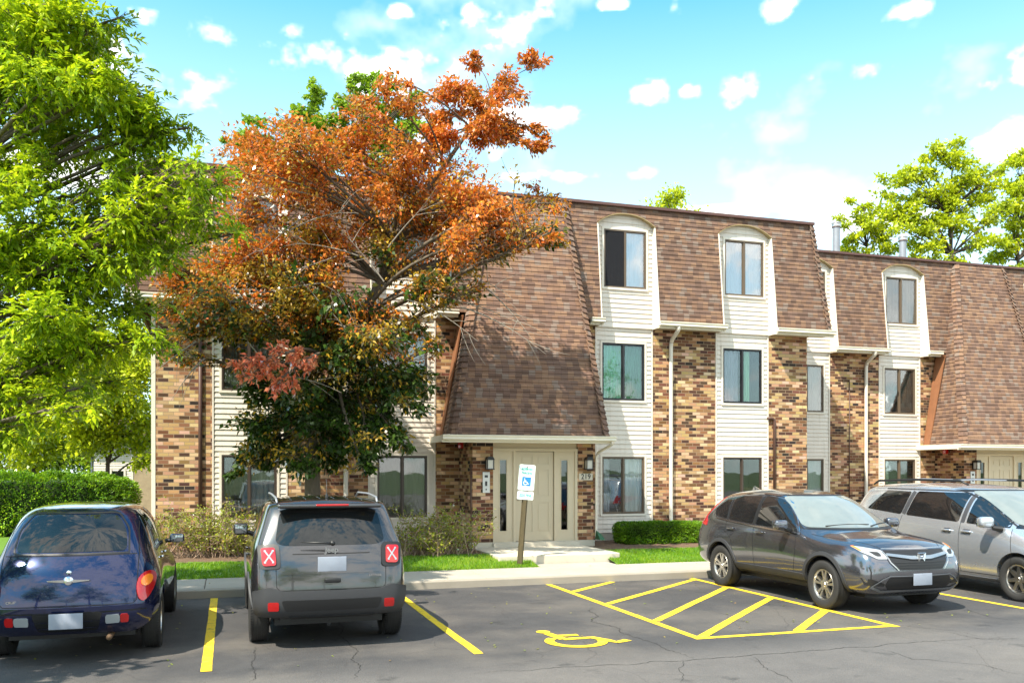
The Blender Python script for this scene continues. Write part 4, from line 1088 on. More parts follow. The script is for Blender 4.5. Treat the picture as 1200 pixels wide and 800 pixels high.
    an = MB(); an.lathe([(.018, 1.64), (.014, 1.68), (.004, 1.70), (.003, 1.86), (0, 1.86)], 'z', 8, (.62, .0, 0)); an.build('antenna', 'black', t, smooth=True)
    for s, yy in ((1, .755), (-1, -.755)):
        wheel(t, .80, yy, .345, .215, s, 'five', .215); wheel(t, 3.37, yy, .345, .215, s, 'five', .215)
    ub = MB(); ub.box(.35, 3.9, -.60, .60, .24, .36); ub.box(.22, .30, -.55, .55, .30, .40); ub.build('underbody', 'black', t)
    for yy in (.68, -.68):
        pass
    patch('headlamp', bv, 'front', roundpoly([(.44, .80), (.64, .80), (.64, .94), (.44, .94)], .05), 'clear', t); patch('headlamp', bv, 'front', roundpoly([(-.64, .80), (-.44, .80), (-.44, .94), (-.64, .94)], .05), 'clear', t)
    patch('grille', bv, 'front', roundpoly([(-.40, .80), (.40, .80), (.40, .93), (-.40, .93)], .02), 'black', t)
    return t
m_, nt_, o_ = newmat('mirror_glass'); principled(nt_, o_, Base_Color=(.32, .34, .36, 1), Metallic=1.0, Roughness=.03); M['mirrorg'] = m_

# ---- blue retro hatchback seen from behind
def make_hatch():
    t = empty('parked_car', (-1.55, 9.90, 0), R(90), 'navy blue rounded retro hatchback parked beside the lawn at left, seen from behind', 'car', 'cars parked in the lot')
    def S(xs, ys, zs): return [(x, y, z) for x, y, z in zip(xs, ys, zs)]
    st = [S([.14, .03, .10, .24, .66, .62, .60], [.60, .70, .66, .60, .50, .30, 0], [.30, .46, .84, 1.12, 1.53, 1.58, 1.585]),
          S([.22, .14, .20, .34, .78, .76, .75], [.70, .79, .76, .68, .56, .32, 0], [.28, .46, .86, 1.13, 1.56, 1.61, 1.615]),
          S([.5, .48, .5, .6, 1.0, 1.0, 1.0], [.76, .87, .85, .74, .60, .34, 0], [.26, .46, .84, 1.12, 1.59, 1.64, 1.65]),
          S([.9, .9, .9, .95, 1.2, 1.2, 1.2], [.76, .88, .86, .76, .61, .34, 0], [.25, .46, .84, 1.11, 1.60, 1.65, 1.66]),
          S([1.5]*7, [.74, .82, .83, .78, .62, .35, 0], [.24, .46, .80, 1.08, 1.60, 1.655, 1.665]),
          S([2.1, 2.1, 2.1, 2.1, 2.1, 2.1, 2.1], [.74, .81, .82, .77, .62, .35, 0], [.24, .46, .80, 1.05, 1.58, 1.63, 1.64]),
          S([2.6, 2.6, 2.6, 2.65, 2.42, 2.50, 2.53], [.74, .81, .82, .76, .60, .34, 0], [.24, .46, .78, 1.03, 1.53, 1.58, 1.59]),
          S([3.0, 3.0, 3.0, 3.05, 3.02, 3.12, 3.16], [.75, .84, .84, .72, .62, .34, 0], [.25, .46, .78, .98, 1.05, 1.10, 1.11]),
          S([3.5, 3.5, 3.5, 3.5, 3.5, 3.55, 3.6], [.76, .87, .86, .70, .48, .28, 0], [.26, .46, .78, .92, .99, 1.05, 1.06]),
          S([3.95, 4.0, 4.0, 3.98, 3.98, 4.03, 4.08], [.74, .82, .80, .64, .42, .24, 0], [.28, .46, .74, .85, .92, .98, .99]),
          S([4.12, 4.2, 4.16, 4.12, 4.12, 4.16, 4.2], [.58, .66, .62, .52, .36, .2, 0], [.30, .46, .70, .80, .86, .90, .90])]
    b, bv = body_mesh(st, (.09, .12), creases=[(0, 5, 6, .15)], size=(4.29, 1.70, .26, 1.60), arches=[(.83, .32, .37), (3.45, .32, .37)], parent=t, mat='navy')
    for x in (.83, 3.45): well(t, x, .32, .37)
    patch('rear_window', bv, 'rear', roundpoly([(-.525, 1.12), (.525, 1.12), (.50, 1.33), (.40, 1.485), (-.40, 1.485), (-.50, 1.33)], [.06, .06, .12, .12, .12, .12]), 'cglass_rear', t, .004)
    lines('window_seal', bv, [('rear', roundpoly([(-.545, 1.10), (.545, 1.10), (.525, 1.34), (.41, 1.505), (-.41, 1.505), (-.525, 1.34), (-.545, 1.11)], .05), .016)], 'black', t, .016, .003)
    lines('hatch_gap', bv, [('rear', [(-.62, 1.085), (.62, 1.085)], .008), ('rear', [(.60, 1.40), (.64, 1.085), (.635, .63), (.60, .595), (-.60, .595), (-.635, .63), (-.64, 1.085), (-.60, 1.40)], .007)], 'gapm', t)
    for s in (1, -1):
        f = (lambda P: P) if s > 0 else mirror_u
        pts = [(.705+.075*math.cos(a)*(1+.25*math.sin(a))+.02*math.sin(a), .755+.145*math.sin(a)) for a in [2*math.pi*i/20 for i in range(20)]]
        l = patch('tail_lamp', bv, 'rear', f(pts), 'red', t, .022, .05, .04)
        pts2 = [(.710+.045*math.cos(a)+.01*math.sin(a), .81+.055*math.sin(a)) for a in [2*math.pi*i/16 for i in range(16)]]
        patch('indicator', bv, 'rear', f(pts2), 'orange', l, .028, .008, .04)
        r_ = patch('reversing_lamp', bv, 'rear', roundpoly(f([(.345, .435), (.475, .435), (.475, .505), (.345, .505)]), .02), 'clear', t, .062, .04)
        patch('reflector', bv, 'rear', roundpoly(f([(.48, .435), (.555, .435), (.555, .505), (.48, .505)]), .02), 'red', r_, .062, .04)
    bp = patch('bumper', bv, 'rear', roundpoly([(-.72, .40), (-.60, .34), (.60, .34), (.72, .40), (.76, .55), (.70, .585), (-.70, .585), (-.76, .55)], .05), 'navy', t, .05, .09)
    lines('bumper_step', bv, [('rear', [(.70, .535), (-.70, .535)], .008)], 'gapm', bp, .008, .0515)
    patch('plate_recess', bv, 'rear', roundpoly([(-.27, .375), (.27, .375), (.32, .54), (-.32, .54)], .04), 'black', bp, .052, .002)
    rbox('licence_plate', -.10, 0, .46, .012, .31, .155, 'plate', t, .004)
    h0, _ = hit(bv, 'rear', 0, .84)
    e = MB(); e.lathe([(0, -.026), (.035, -.02), (.05, 0)], 'x', 20, (h0.x, 0, .84))
    for s in (1, -1):
        e.add([(h0.x-.012, s*.03, .858), (h0.x-.004, s*.20, .852), (h0.x-.004, s*.19, .842), (h0.x-.012, s*.03, .826), (h0.x+.01, s*.03, .858), (h0.x+.01, s*.20, .852), (h0.x+.01, s*.19, .842), (h0.x+.01, s*.03, .826)],
              [(0, 1, 2, 3), (7, 6, 5, 4), (0, 4, 5, 1), (1, 5, 6, 2), (2, 6, 7, 3), (3, 7, 4, 0)])
    soften(e.build('badge', 'chrome', t), 40)
    q = MB(); q.lathe([(0, -.018), (.022, -.014), (.026, 0)], 'x', 16, (hit(bv, 'rear', 0, .925)[0].x, 0, .925)); q.build('hatch_button', 'chrome', t, smooth=True)
    h1, _ = hit(bv, 'rear', .52, .64)
    text_obj('CRUISER', .034, 'chrome', Matrix.Translation((h1.x-.006, .50, .645)) @ Matrix.Rotation(R(-90), 4, 'Z') @ RX, t, 'badge', .002, .001)
    for sd in ('left', 'right'):
        s = 1 if sd == 'left' else -1
        patch('side_window', bv, sd, roundpoly([(.72, 1.12), (1.02, 1.11), (1.02, 1.49), (.92, 1.46)], .05), 'cglass', t)
        patch('side_window', bv, sd, roundpoly([(1.08, 1.10), (1.76, 1.07), (1.74, 1.52), (1.10, 1.51)], .06), 'cglass', t)
        patch('side_window', bv, sd, roundpoly([(1.84, 1.065), (2.78, 1.03), (2.34, 1.47), (1.84, 1.52)], .06), 'cglass', t)
        lines('door_gap', bv, [(sd, [(1.22, .5), (1.12, .8), (1.04, 1.09)]), (sd, [(1.80, .36), (1.80, 1.52)]), (sd, [(2.85, .36), (2.84, 1.0)]), (sd, [(1.28, .36), (2.85, .36)])], 'gapm', t)
        for x in (1.32, 2.0): h, n_ = hit(bv, sd, x, .96); rbox('door_handle', x, h.y+n_.y*.02, .96, .15, .032, .032, 'chrome', t, .012)
        mr = rbox('wing_mirror', 2.55, s*.90, 1.08, .13, .18, .115, 'navy', t, .04)
        rbox('mirror_glass', 2.484, s*.90, 1.08, .006, .15, .095, 'mirrorg', mr, .002)
        q = MB(); q.tube([(2.58, s*.76, 1.04), (2.57, s*.86, 1.06)], .025, 8); q.build('mirror_arm', 'black', mr)
    patch('windscreen', bv, 'front', roundpoly([(-.64, 1.10), (.64, 1.10), (.52, 1.47), (-.52, 1.47)], .06), 'cglass', t)
    patch('headlamp', bv, 'front', roundpoly([(.38, .62), (.54, .62), (.54, .76), (.38, .76)], .06), 'clear', t); patch('headlamp', bv, 'front', roundpoly([(-.54, .62), (-.38, .62), (-.38, .76), (-.54, .76)], .06), 'clear', t)
    patch('grille', bv, 'front', roundpoly([(-.26, .58), (.26, .58), (.22, .84), (-.22, .84)], .04), 'black', t)
    for s, yy in ((1, .735), (-1, -.735)):
        wheel(t, .83, yy, .318, .20, s, 'seven', .205); wheel(t, 3.45, yy, .318, .20, s, 'seven', .205)
    ub = MB(); ub.box(.35, 3.9, -.60, .60, .22, .36); ub.build('underbody', 'black', t)
    ex = MB(); ex.tube([(.02, -.38, .26), (.5, -.38, .26)], .028, 12); ex.build('exhaust_pipe', 'rust', t, smooth=True)
    return t

# ---- grey crossover facing the camera, backed into its stall
def make_crossover():
    t = empty('parked_car', (8.84, 9.82+4.58, 0), R(-90+1.2), 'dark grey crossover backed in beside the yellow hatched bay, front grille towards us', 'car', 'cars parked in the lot')
    L = 4.59
    def S(xs, ys, zs): return [(x, y, z) for x, y, z in zip(xs, ys, zs)]
    st = [S([.10, .02, .06, .22, .55, .50, .48], [.68, .76, .78, .74, .56, .32, 0], [.36, .52, .86, 1.14, 1.52, 1.58, 1.59]),
          S([.22, .16, .18, .34, .70, .66, .65], [.78, .88, .88, .82, .60, .33, 0], [.32, .50, .88, 1.15, 1.56, 1.62, 1.63]),
          S([.6, .58, .58, .70, 1.1, 1.1, 1.1], [.82, .94, .94, .87, .635, .35, 0], [.30, .48, .88, 1.14, 1.60, 1.665, 1.675]),
          S([1.1, 1.1, 1.1, 1.15, 1.5, 1.5, 1.5], [.82, .94, .935, .885, .645, .36, 0], [.28, .48, .86, 1.12, 1.625, 1.685, 1.70]),
          S([1.8]*7, [.80, .905, .915, .885, .65, .36, 0], [.27, .48, .82, 1.09, 1.62, 1.685, 1.70]),
          S([2.3, 2.3, 2.3, 2.35, 2.25, 2.25, 2.25], [.80, .90, .915, .88, .64, .36, 0], [.27, .48, .80, 1.07, 1.59, 1.655, 1.67]),
          S([2.85, 2.85, 2.85, 2.9, 2.62, 2.72, 2.76], [.80, .905, .92, .88, .62, .35, 0], [.27, .48, .80, 1.04, 1.51, 1.585, 1.60]),
          S([3.2, 3.2, 3.2, 3.28, 3.22, 3.36, 3.44], [.82, .93, .935, .87, .76, .40, 0], [.28, .48, .82, 1.02, 1.07, 1.13, 1.15]),
          S([3.65, 3.65, 3.65, 3.65, 3.66, 3.74, 3.80], [.82, .94, .94, .84, .70, .37, 0], [.28, .48, .84, .99, 1.045, 1.075, 1.085]),
          S([4.1, 4.12, 4.12, 4.10, 4.06, 4.16, 4.22], [.82, .93, .91, .82, .66, .36, 0], [.26, .46, .84, .965, 1.01, 1.04, 1.045]),
          S([4.38, 4.46, 4.42, 4.34, 4.28, 4.34, 4.40], [.78, .86, .82, .74, .60, .34, 0], [.26, .45, .80, .91, .955, .975, .98]),
          S([4.44, 4.54, 4.52, 4.42, 4.36, 4.40, 4.44], [.66, .74, .70, .64, .54, .30, 0], [.28, .45, .76, .87, .92, .935, .94])]
    b, bv = body_mesh(st, (.06, .10), creases=[(0, 4, 10, .3), (2, 5, 7, .2)], size=(L, 1.855, .26, 1.655), arches=[(1.01, .35, .405), (3.67, .35, .405)], parent=t, mat='steelgrey')
    for x in (1.01, 3.67): well(t, x, .35, .405)
    for sd in ('left', 'right'):
        s = 1 if sd == 'left' else -1
        # side glass: quarter, rear door, front door; chrome line round it
        patch('side_window', bv, sd, roundpoly([(.62, 1.30), (.74, 1.185), (1.13, 1.145), (1.00, 1.47), (.82, 1.45)], .05), 'cglass', t)
        patch('side_window', bv, sd, roundpoly([(1.19, 1.14), (1.88, 1.10), (1.83, 1.545), (1.32, 1.53), (1.10, 1.48)], .05), 'cglass', t)
        patch('side_window', bv, sd, roundpoly([(1.97, 1.095), (3.02, 1.045), (2.58, 1.42), (2.30, 1.52), (1.93, 1.545)], [.04, .04, .2, .1, .04]), 'cglass', t)
        lines('window_trim', bv, [(sd, [(.60, 1.34), (.66, 1.22), (.76, 1.150), (1.2, 1.115), (1.9, 1.070), (3.0, 1.015), (3.10, 1.02)], .02), (sd, [(3.10, 1.02), (2.80, 1.29), (2.58, 1.45), (2.32, 1.545), (1.9, 1.575), (1.3, 1.56)], .012)], 'chrome', t, .024, .008)
        lines('pillar', bv, [(sd, [(1.92, 1.10), (1.88, 1.54)], .075)], 'black', t, .07, .003); lines('pillar', bv, [(sd, [(1.16, 1.14), (1.04, 1.47)], .03)], 'black', t, .07, .003)
        lines('door_gap', bv, [(sd, [(1.42, .48), (1.34, .8), (1.16, 1.0), (1.13, 1.12)]), (sd, [(1.97, .40), (1.95, .8), (1.93, 1.09)]), (sd, [(2.98, .40), (3.05, .75), (3.02, 1.03)]), (sd, [(1.50, .40), (2.98, .40)])], 'gapm', t, .007)
        for x, z in ((1.32, 1.0), (2.13, .985)): h, n_ = hit(bv, sd, x, z); rbox('door_handle', x, h.y+n_.y*.022, z, .19, .035, .034, 'steelgrey', t, .014)
        patch('sill_trim', bv, sd, roundpoly([(1.43, .36), (3.24, .36), (3.24, .455), (1.43, .455)], .01), 'blackpl', t, .018)
        patch('sill', bv, sd, [(1.45, .27), (3.22, .27), (3.22, .355), (1.45, .355)], 'black', t, .004)
        for x in (1.01, 3.67): arch_trim(t, bv, x, .35, .405, .065, sd)
        # character line
        tail = patch('tail_lamp', bv, sd, roundpoly([(.05, 1.04), (.52, 1.0), (.50, 1.09), (.38, 1.16), (.56, 1.49), (.44, 1.49), (.24, 1.20), (.07, 1.15)], .015), 'red', t, .014, .02, .05)
        mr = rbox('wing_mirror', 2.86, s*1.03, 1.145, .13, .22, .145, 'steelgrey', t, .045)
        rbox('mirror_glass', 2.793, s*1.03, 1.145, .006, .18, .115, 'mirrorg', mr, .002)
        q = MB(); q.tube([(2.86, s*.86, 1.06), (2.88, s*.96, 1.09)], [.035, .03], 8); q.build('mirror_arm', 'black', mr)
        f = (lambda P: P) if s > 0 else mirror_u
        hl = patch('headlamp', bv, 'front', roundpoly(f([(.50, .765), (.64, .765), (.775, .85), (.80, .925), (.70, .91), (.52, .875)]), .02), 'clear', t, .010, .02, .04)
        patch('lamp_bezel', bv, 'front', roundpoly(f([(.57, .80), (.64, .80), (.70, .86), (.58, .85)]), .02), 'alloydark', hl, .013, .003)
        patch('indicator', bv, 'front', roundpoly(f([(.755, .865), (.775, .87), (.795, .92), (.775, .92)]), .006), 'orange', hl, .014, .003, .03)
        patch('fog_recess', bv, 'front', roundpoly(f([(.56, .405), (.80, .42), (.84, .52), (.72, .50), (.56, .44)]), .015), 'black', t, .004, .005)
        lines('bumper_crease', bv, [('front', f([(.86, .62), (.76, .66), (.745, .60), (.75, .50)]), .014)], 'gapm', t, .012, .002)
        rl = MB()
    ws = patch('windscreen', bv, 'front', roundpoly([(-.77, 1.115), (.77, 1.115), (.57, 1.55), (-.57, 1.55)], [.06, .06, .08, .08]), 'cglass_light', t, .009, .02, .04)
    lines('windscreen_seal', bv, [('front', [(-.79, 1.10), (.79, 1.10), (.59, 1.565), (-.59, 1.565), (-.79, 1.10)], .02)], 'black', t, .02, .003)
    for y0, y1 in ((-.55, .1), (.1, .68)):
        w_ = MB(); h, n_ = hit(bv, 'front', y0, 1.13); h2, _ = hit(bv, 'front', y1, 1.15)
        w_.tube([h+Vector((.02, 0, .01)), (h+h2)/2+Vector((.03, 0, .025)), h2+Vector((.02, 0, .015))], [.012, .010, .006], 6); w_.build('wiper', 'black', t)
    mi = MB(); mi.box(2.75, 2.80, -.06, .06, 1.55, 1.56)
    # hood shut line
    lines('bonnet_gap', bv, [('top', [(3.30, .80), (3.7, .735), (4.1, .64), (4.36, .50)]), ('top', [(3.30, -.80), (3.7, -.735), (4.1, -.64), (4.36, -.50)])], 'gapm', t, .008)
    g = patch('grille', bv, 'front', roundpoly([(-.36, .62), (.36, .62), (.46, .72), (.51, .875), (-.51, .875), (-.46, .72)], .03), 'black', t, .006, .01)
    c = MB()
    for k in range(3): gap(c, bv, 'front', [(-.42+.03*k, .72-.032*k), (.42-.03*k, .72-.032*k)], .008, .014)
    c.build('slat', 'alloydark', g, fix=False)
    patch('chrome_bar', bv, 'front', roundpoly([(-.50, .80), (-.16, .755), (.16, .755), (.50, .80), (.50, .83), (.16, .795), (-.16, .795), (-.50, .83)], .015), 'silver', g, .025, .02)
    lines('chrome_edge', bv, [('front', [(-.525, .86), (-.48, .72), (-.38, .62)], .014), ('front', [(.525, .86), (.48, .72), (.38, .62)], .014), ('front', [(-.51, .885), (.51, .885)], .010)], 'silver', g, .02, .02)
    h0, _ = hit(bv, 'front', 0, .79)
    em = MB(); xx = h0.x+.034                            # H emblem in a rounded frame
    for (y0, z0), (y1, z1) in (((-.045, .04), (-.03, -.04)), ((.045, .04), (.03, -.04)), ((-.037, 0), (.037, 0)), ((-.065, .05), (-.045, -.055)), ((.065, .05), (.045, -.055)), ((-.065, .052), (.065, .052))):
        em.tube([(xx, y0, .79+z0), (xx, y1, .79+z1)], .0075, 6)
    em.build('badge', 'chrome', g)
    rbox('licence_plate', hit(bv, 'front', 0, .47)[0].x+.022, 0, .49, .012, .31, .16, 'plate', t, .004)
    lo = patch('lower_intake', bv, 'front', roundpoly([(-.50, .36), (.50, .36), (.56, .43), (.50, .53), (-.50, .53), (-.56, .43)], .03), 'black', t, .004)
    lines('lower_lip', bv, [('front', [(-.74, .40), (-.60, .34), (.60, .34), (.74, .40)], .03), ('front', [(-.74, .40), (-.60, .50), (-.50, .545), (.50, .545), (.60, .50), (.74, .40)], .014)], 'bumpgrey', t, .03, .012)
    M_ = None
    fin = MB(); fin.add([(.62, -.02, 1.60), (.62, .02, 1.60), (.85, .025, 1.62), (.85, -.025, 1.62), (.66, 0, 1.685)], [(0, 1, 4), (1, 2, 4), (2, 3, 4), (3, 0, 4)]); fin.build('antenna_fin', 'steelgrey', t, smooth=True)
    for s, yy in ((1, .80), (-1, -.80)):
        wheel(t, 1.01, yy, .345, .225, s, 'ten', .225); wheel(t, 3.67, yy, .345, .225, s, 'ten', .225)
    ub = MB(); ub.box(.35, 4.2, -.62, .62, .22, .36); ub.build('underbody', 'black', t)
    return t
M['bumpgrey'] = plain('bumper_grey', (.16, .17, .19), .35, .4)

# ---- silver minivan at the right edge
def make_minivan():
    t = empty('parked_car', (12.19, 14.50, 0), R(-90), 'silver minivan with roof rails at the right, next to the dark grey crossover', 'car', 'cars parked in the lot')
    def S(xs, ys, zs): return [(x, y, z) for x, y, z in zip(xs, ys, zs)]
    st = [S([.10, .02, .08, .20, .42, .38, .36], [.72, .82, .84, .80, .66, .38, 0], [.30, .48, .92, 1.14, 1.64, 1.70, 1.71]),
          S([.24, .18, .22, .32, .55, .52, .50], [.84, .94, .95, .90, .72, .40, 0], [.26, .46, .92, 1.14, 1.67, 1.735, 1.745]),
          S([.8, .8, .8, .85, 1.0, 1.0, 1.0], [.86, .98, .995, .955, .76, .42, 0], [.24, .46, .92, 1.13, 1.69, 1.76, 1.77]),
          S([1.6]*7, [.86, .975, .99, .96, .78, .43, 0], [.23, .46, .90, 1.11, 1.70, 1.77, 1.785]),
          S([2.4]*7, [.86, .97, .985, .96, .775, .43, 0], [.22, .46, .88, 1.09, 1.69, 1.76, 1.775]),
          S([3.1, 3.1, 3.1, 3.1, 2.95, 2.95, 2.95], [.86, .97, .985, .955, .755, .42, 0], [.22, .46, .86, 1.07, 1.65, 1.72, 1.735]),
          S([3.7, 3.7, 3.7, 3.75, 3.2, 3.32, 3.38], [.86, .97, .985, .94, .73, .41, 0], [.22, .46, .84, 1.04, 1.57, 1.65, 1.66]),
          S([4.0, 4.0, 4.0, 4.12, 4.10, 4.22, 4.30], [.86, .975, .98, .90, .80, .44, 0], [.23, .46, .84, 1.01, 1.06, 1.12, 1.14]),
          S([4.5, 4.5, 4.5, 4.5, 4.5, 4.58, 4.64], [.84, .96, .95, .84, .70, .38, 0], [.24, .46, .82, .94, .99, 1.03, 1.04]),
          S([4.88, 4.95, 4.90, 4.84, 4.84, 4.9, 4.95], [.72, .82, .78, .68, .56, .3, 0], [.26, .46, .74, .84, .88, .91, .92])]
    b, bv = body_mesh(st, (.06, .12), creases=[(0, 4, 8, .25), (0, 5, 5, .3)], size=(5.09, 1.985, .20, 1.735), arches=[(1.05, .34, .39), (4.08, .34, .39)], parent=t, mat='silverpaint')
    for x in (1.05, 4.08): well(t, x, .34, .39)
    for sd in ('left', 'right'):
        s = 1 if sd == 'left' else -1
        patch('side_window', bv, sd, roundpoly([(.70, 1.26), (1.62, 1.19), (1.74, 1.585), (1.10, 1.60)], .05), 'cglass', t)
        patch('side_window', bv, sd, roundpoly([(1.74, 1.185), (2.92, 1.125), (2.98, 1.59), (1.88, 1.595)], .05), 'cglass', t)
        patch('side_window', bv, sd, roundpoly([(3.08, 1.115), (3.88, 1.08), (3.86, 1.20), (3.50, 1.44), (3.26, 1.57), (3.11, 1.585)], [.03, .03, .05, .2, .1, .03]), 'cglass', t)
        patch('quarter_glass', bv, sd, roundpoly([(3.95, 1.08), (4.16, 1.07), (3.95, 1.17)], .02), 'cglass', t)
        lines('pillar', bv, [(sd, [(1.68, 1.20), (1.81, 1.59)], .09)], 'pillgrey', t, .07, .003); lines('pillar', bv, [(sd, [(3.0, 1.12), (3.04, 1.59)], .08)], 'pillgrey', t, .07, .003)
        lines('window_trim', bv, [(sd, [(1.05, 1.63), (3.1, 1.615), (3.3, 1.59), (3.6, 1.41), (3.92, 1.18)], .016)], 'black', t, .016, .003)
        lines('door_gap', bv, [(sd, [(1.62, .5), (1.60, .9), (1.66, 1.18)]), (sd, [(2.97, .34), (2.97, 1.12)]), (sd, [(3.93, .34), (3.99, .7), (3.92, 1.07)]), (sd, [(1.62, .34), (3.93, .34)]), (sd, [(.65, 1.02), (1.6, .985)])], 'gapm', t, .008)
        for x in (2.72, 3.12):
            h, n_ = hit(bv, sd, x, .985); rbox('door_handle', x, h.y+n_.y*.022, .985, .20, .036, .036, 'silverpaint', t, .015)
            patch('handle_recess', bv, sd, roundpoly([(x-.08, .95), (x+.08, .95), (x+.08, 1.02), (x-.08, 1.02)], .03), 'pillgrey', t, .002, .003)
        patch('sill', bv, sd, [(1.50, .22), (3.64, .22), (3.64, .29), (1.50, .29)], 'silverpaint', t, .012)
        mr = rbox('wing_mirror', 3.66, s*1.13, 1.165, .15, .25, .17, 'silverpaint', t, .055)
        rbox('mirror_glass', 3.583, s*1.13, 1.165, .006, .2, .13, 'mirrorg', mr, .002)
        q = MB(); q.tube([(3.76, s*.92, 1.06), (3.70, s*1.04, 1.08)], [.05, .035], 8); q.build('mirror_arm', 'black', mr)
        rl = MB(); rl.tube([(.62, s*.66, 1.70), (.75, s*.665, 1.765), (1.7, s*.68, 1.795), (2.7, s*.675, 1.785), (2.85, s*.66, 1.72)], [.016, .02, .02, .02, .016], 8); rl.build('roof_rail', 'black', t, smooth=True)
        patch('headlamp', bv, 'front', roundpoly((lambda P: P if s > 0 else mirror_u(P))([(.50, .70), (.78, .74), (.82, .86), (.56, .80)]), .03), 'clear', t, .006)
        patch('tail_lamp', bv, sd, roundpoly([(.10, .95), (.34, .93), (.32, 1.16), (.16, 1.16)], .03), 'red', t, .01)
    cb = MB()
    for x in (1.15, 2.35): cb.tube([(x, -.67, 1.78), (x, 0, 1.80), (x, .67, 1.78)], .014, 8)
    cb.build('crossbar', 'steel', t)
    patch('windscreen', bv, 'front', roundpoly([(-.80, 1.12), (.80, 1.12), (.66, 1.62), (-.66, 1.62)], .07), 'cglass_light', t, .009, .02, .04)
    lines('windscreen_seal', bv, [('front', [(-.82, 1.105), (.82, 1.105), (.68, 1.635), (-.68, 1.635), (-.82, 1.105)], .02)], 'black', t, .02, .003)
    patch('grille', bv, 'front', roundpoly([(-.40, .62), (.40, .62), (.45, .78), (-.45, .78)], .03), 'black', t)
    for s, yy in ((1, .86), (-1, -.86)):
        wheel(t, 1.05, yy, .335, .235, s, 'seven', .225); wheel(t, 4.08, yy, .335, .235, s, 'seven', .225)
    ub = MB(); ub.box(.35, 4.6, -.65, .65, .20, .36); ub.build('underbody', 'black', t)
    return t
M['pillgrey'] = plain('pillar_grey', (.05, .05, .055), .4)
cars = [make_suv(), make_hatch(), make_crossover(), make_minivan()]
# ------------------------------------------------------------------ vegetation
M['bark'] = bark_mat('bark_grey_brown', (.06, .045, .03), (.19, .15, .11)); M['bark_pale'] = bark_mat('bark_pale', (.16, .13, .10), (.34, .30, .25))
M['bark_dark'] = bark_mat('bark_dark', (.03, .022, .018), (.10, .075, .055))
M['leaf_ash'] = leaf_mat('ash_leaves', [(.09, .18, .006), (.24, .38, .008), (.46, .58, .010), (.74, .80, .02)], .5, .04)
M['leaf_red'] = leaf_mat('copper_leaves', [(.14, .075, .012), (.42, .16, .014), (.70, .25, .018), (.78, .17, .025), (.86, .42, .04)], .45, .07)
M['leaf_bronze'] = leaf_mat('bronze_leaves', [(.10, .12, .012), (.34, .24, .015), (.56, .34, .025), (.74, .44, .04)], .42, .08)
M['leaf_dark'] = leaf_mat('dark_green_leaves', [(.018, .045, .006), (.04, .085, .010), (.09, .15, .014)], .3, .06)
M['leaf_salmon'] = leaf_mat('withering_leaves', [(.70, .10, .04), (.85, .22, .10), (.85, .36, .16)], .35)
M['leaf_lime'] = leaf_mat('lime_leaves', [(.26, .36, .008), (.52, .60, .012), (.70, .74, .02)], .5, .06)
M['leaf_mid'] = leaf_mat('mid_green_leaves', [(.12, .22, .01), (.26, .42, .015), (.44, .58, .025)], .45, .06)
M['leaf_hedge'] = leaf_mat('hedge_leaves', [(.03, .10, .005), (.10, .24, .008), (.24, .42, .012), (.42, .58, .02)], .35, .06)
M['leaf_box'] = leaf_mat('clipped_hedge_leaves', [(.04, .12, .006), (.12, .26, .010), (.28, .44, .016)], .35, .06)
M['leaf_shrub'] = leaf_mat('shrub_leaves', [(.28, .12, .03), (.30, .28, .03), (.18, .28, .02), (.44, .46, .05), (.48, .26, .07)], .35, .05)
M['twig'] = bark_mat('twigs', (.22, .14, .09), (.46, .34, .25))
M['blade'] = leaf_mat('grass_blades', [(.06, .17, .005), (.13, .30, .01), (.26, .43, .02), (.40, .46, .06)], .35, .05)

def rand_dirs(n, r):
    v = r.normal(size=(n, 3)); return v/np.linalg.norm(v, axis=1, keepdims=True)
def mesh_np(name, V, F, mat, parent):
    me = bpy.data.meshes.new(name); n = len(V); k = F.shape[1]; m = len(F)
    me.vertices.add(n); me.vertices.foreach_set('co', V.astype(np.float32).ravel())
    me.loops.add(m*k); me.loops.foreach_set('vertex_index', F.astype(np.int32).ravel())
    me.polygons.add(m); me.polygons.foreach_set('loop_start', np.arange(0, m*k, k, dtype=np.int32)); me.polygons.foreach_set('loop_total', np.full(m, k, np.int32))
    me.update(); me.validate(); me.materials.append(M[mat]); return link(name, me, parent)
def leaves(P, L, Wd, r, up=.4, droop=0.0, dirs=None, fold=.25):
    """quads (two triangles sharing a midrib fold) at points P"""
    n = len(P); d = rand_dirs(n, r) if dirs is None else dirs+.45*rand_dirs(n, r)
    d[:, 2] -= droop; d /= np.linalg.norm(d, axis=1, keepdims=True)
    nr = rand_dirs(n, r)*(1-up); nr[:, 2] += up+.15
    s = np.cross(d, nr); s /= np.linalg.norm(s, axis=1, keepdims=True)+1e-9; nn = np.cross(s, d)
    l = (L*r.uniform(.65, 1.25, n))[:, None]; w_ = (Wd*r.uniform(.7, 1.2, n))[:, None]
    tip = P+d*l-nn*l*.12; mid = P+d*l*.42
    V = np.stack([P, mid+s*w_*.5+nn*w_*fold, tip, mid-s*w_*.5+nn*w_*fold], 1).reshape(-1, 3)
    return V, np.arange(4*n).reshape(n, 4)
def join(parts):
    V = []; F = []; b = 0
    for v, f in parts: V.append(v); F.append(f+b); b += len(v)
    return np.concatenate(V), np.concatenate(F)
def bez(a, c, sag, k, r=None):
    a, c = Vector(a), Vector(c); L = (c-a).length; m = a.lerp(c, .5)+Vector((0, 0, sag*L))
    if r is not None: m += Vector(r.normal(size=3))*L*.07
    return [a.lerp(m, t).lerp(m.lerp(c, t), t) for t in [i/k for i in range(k+1)]]
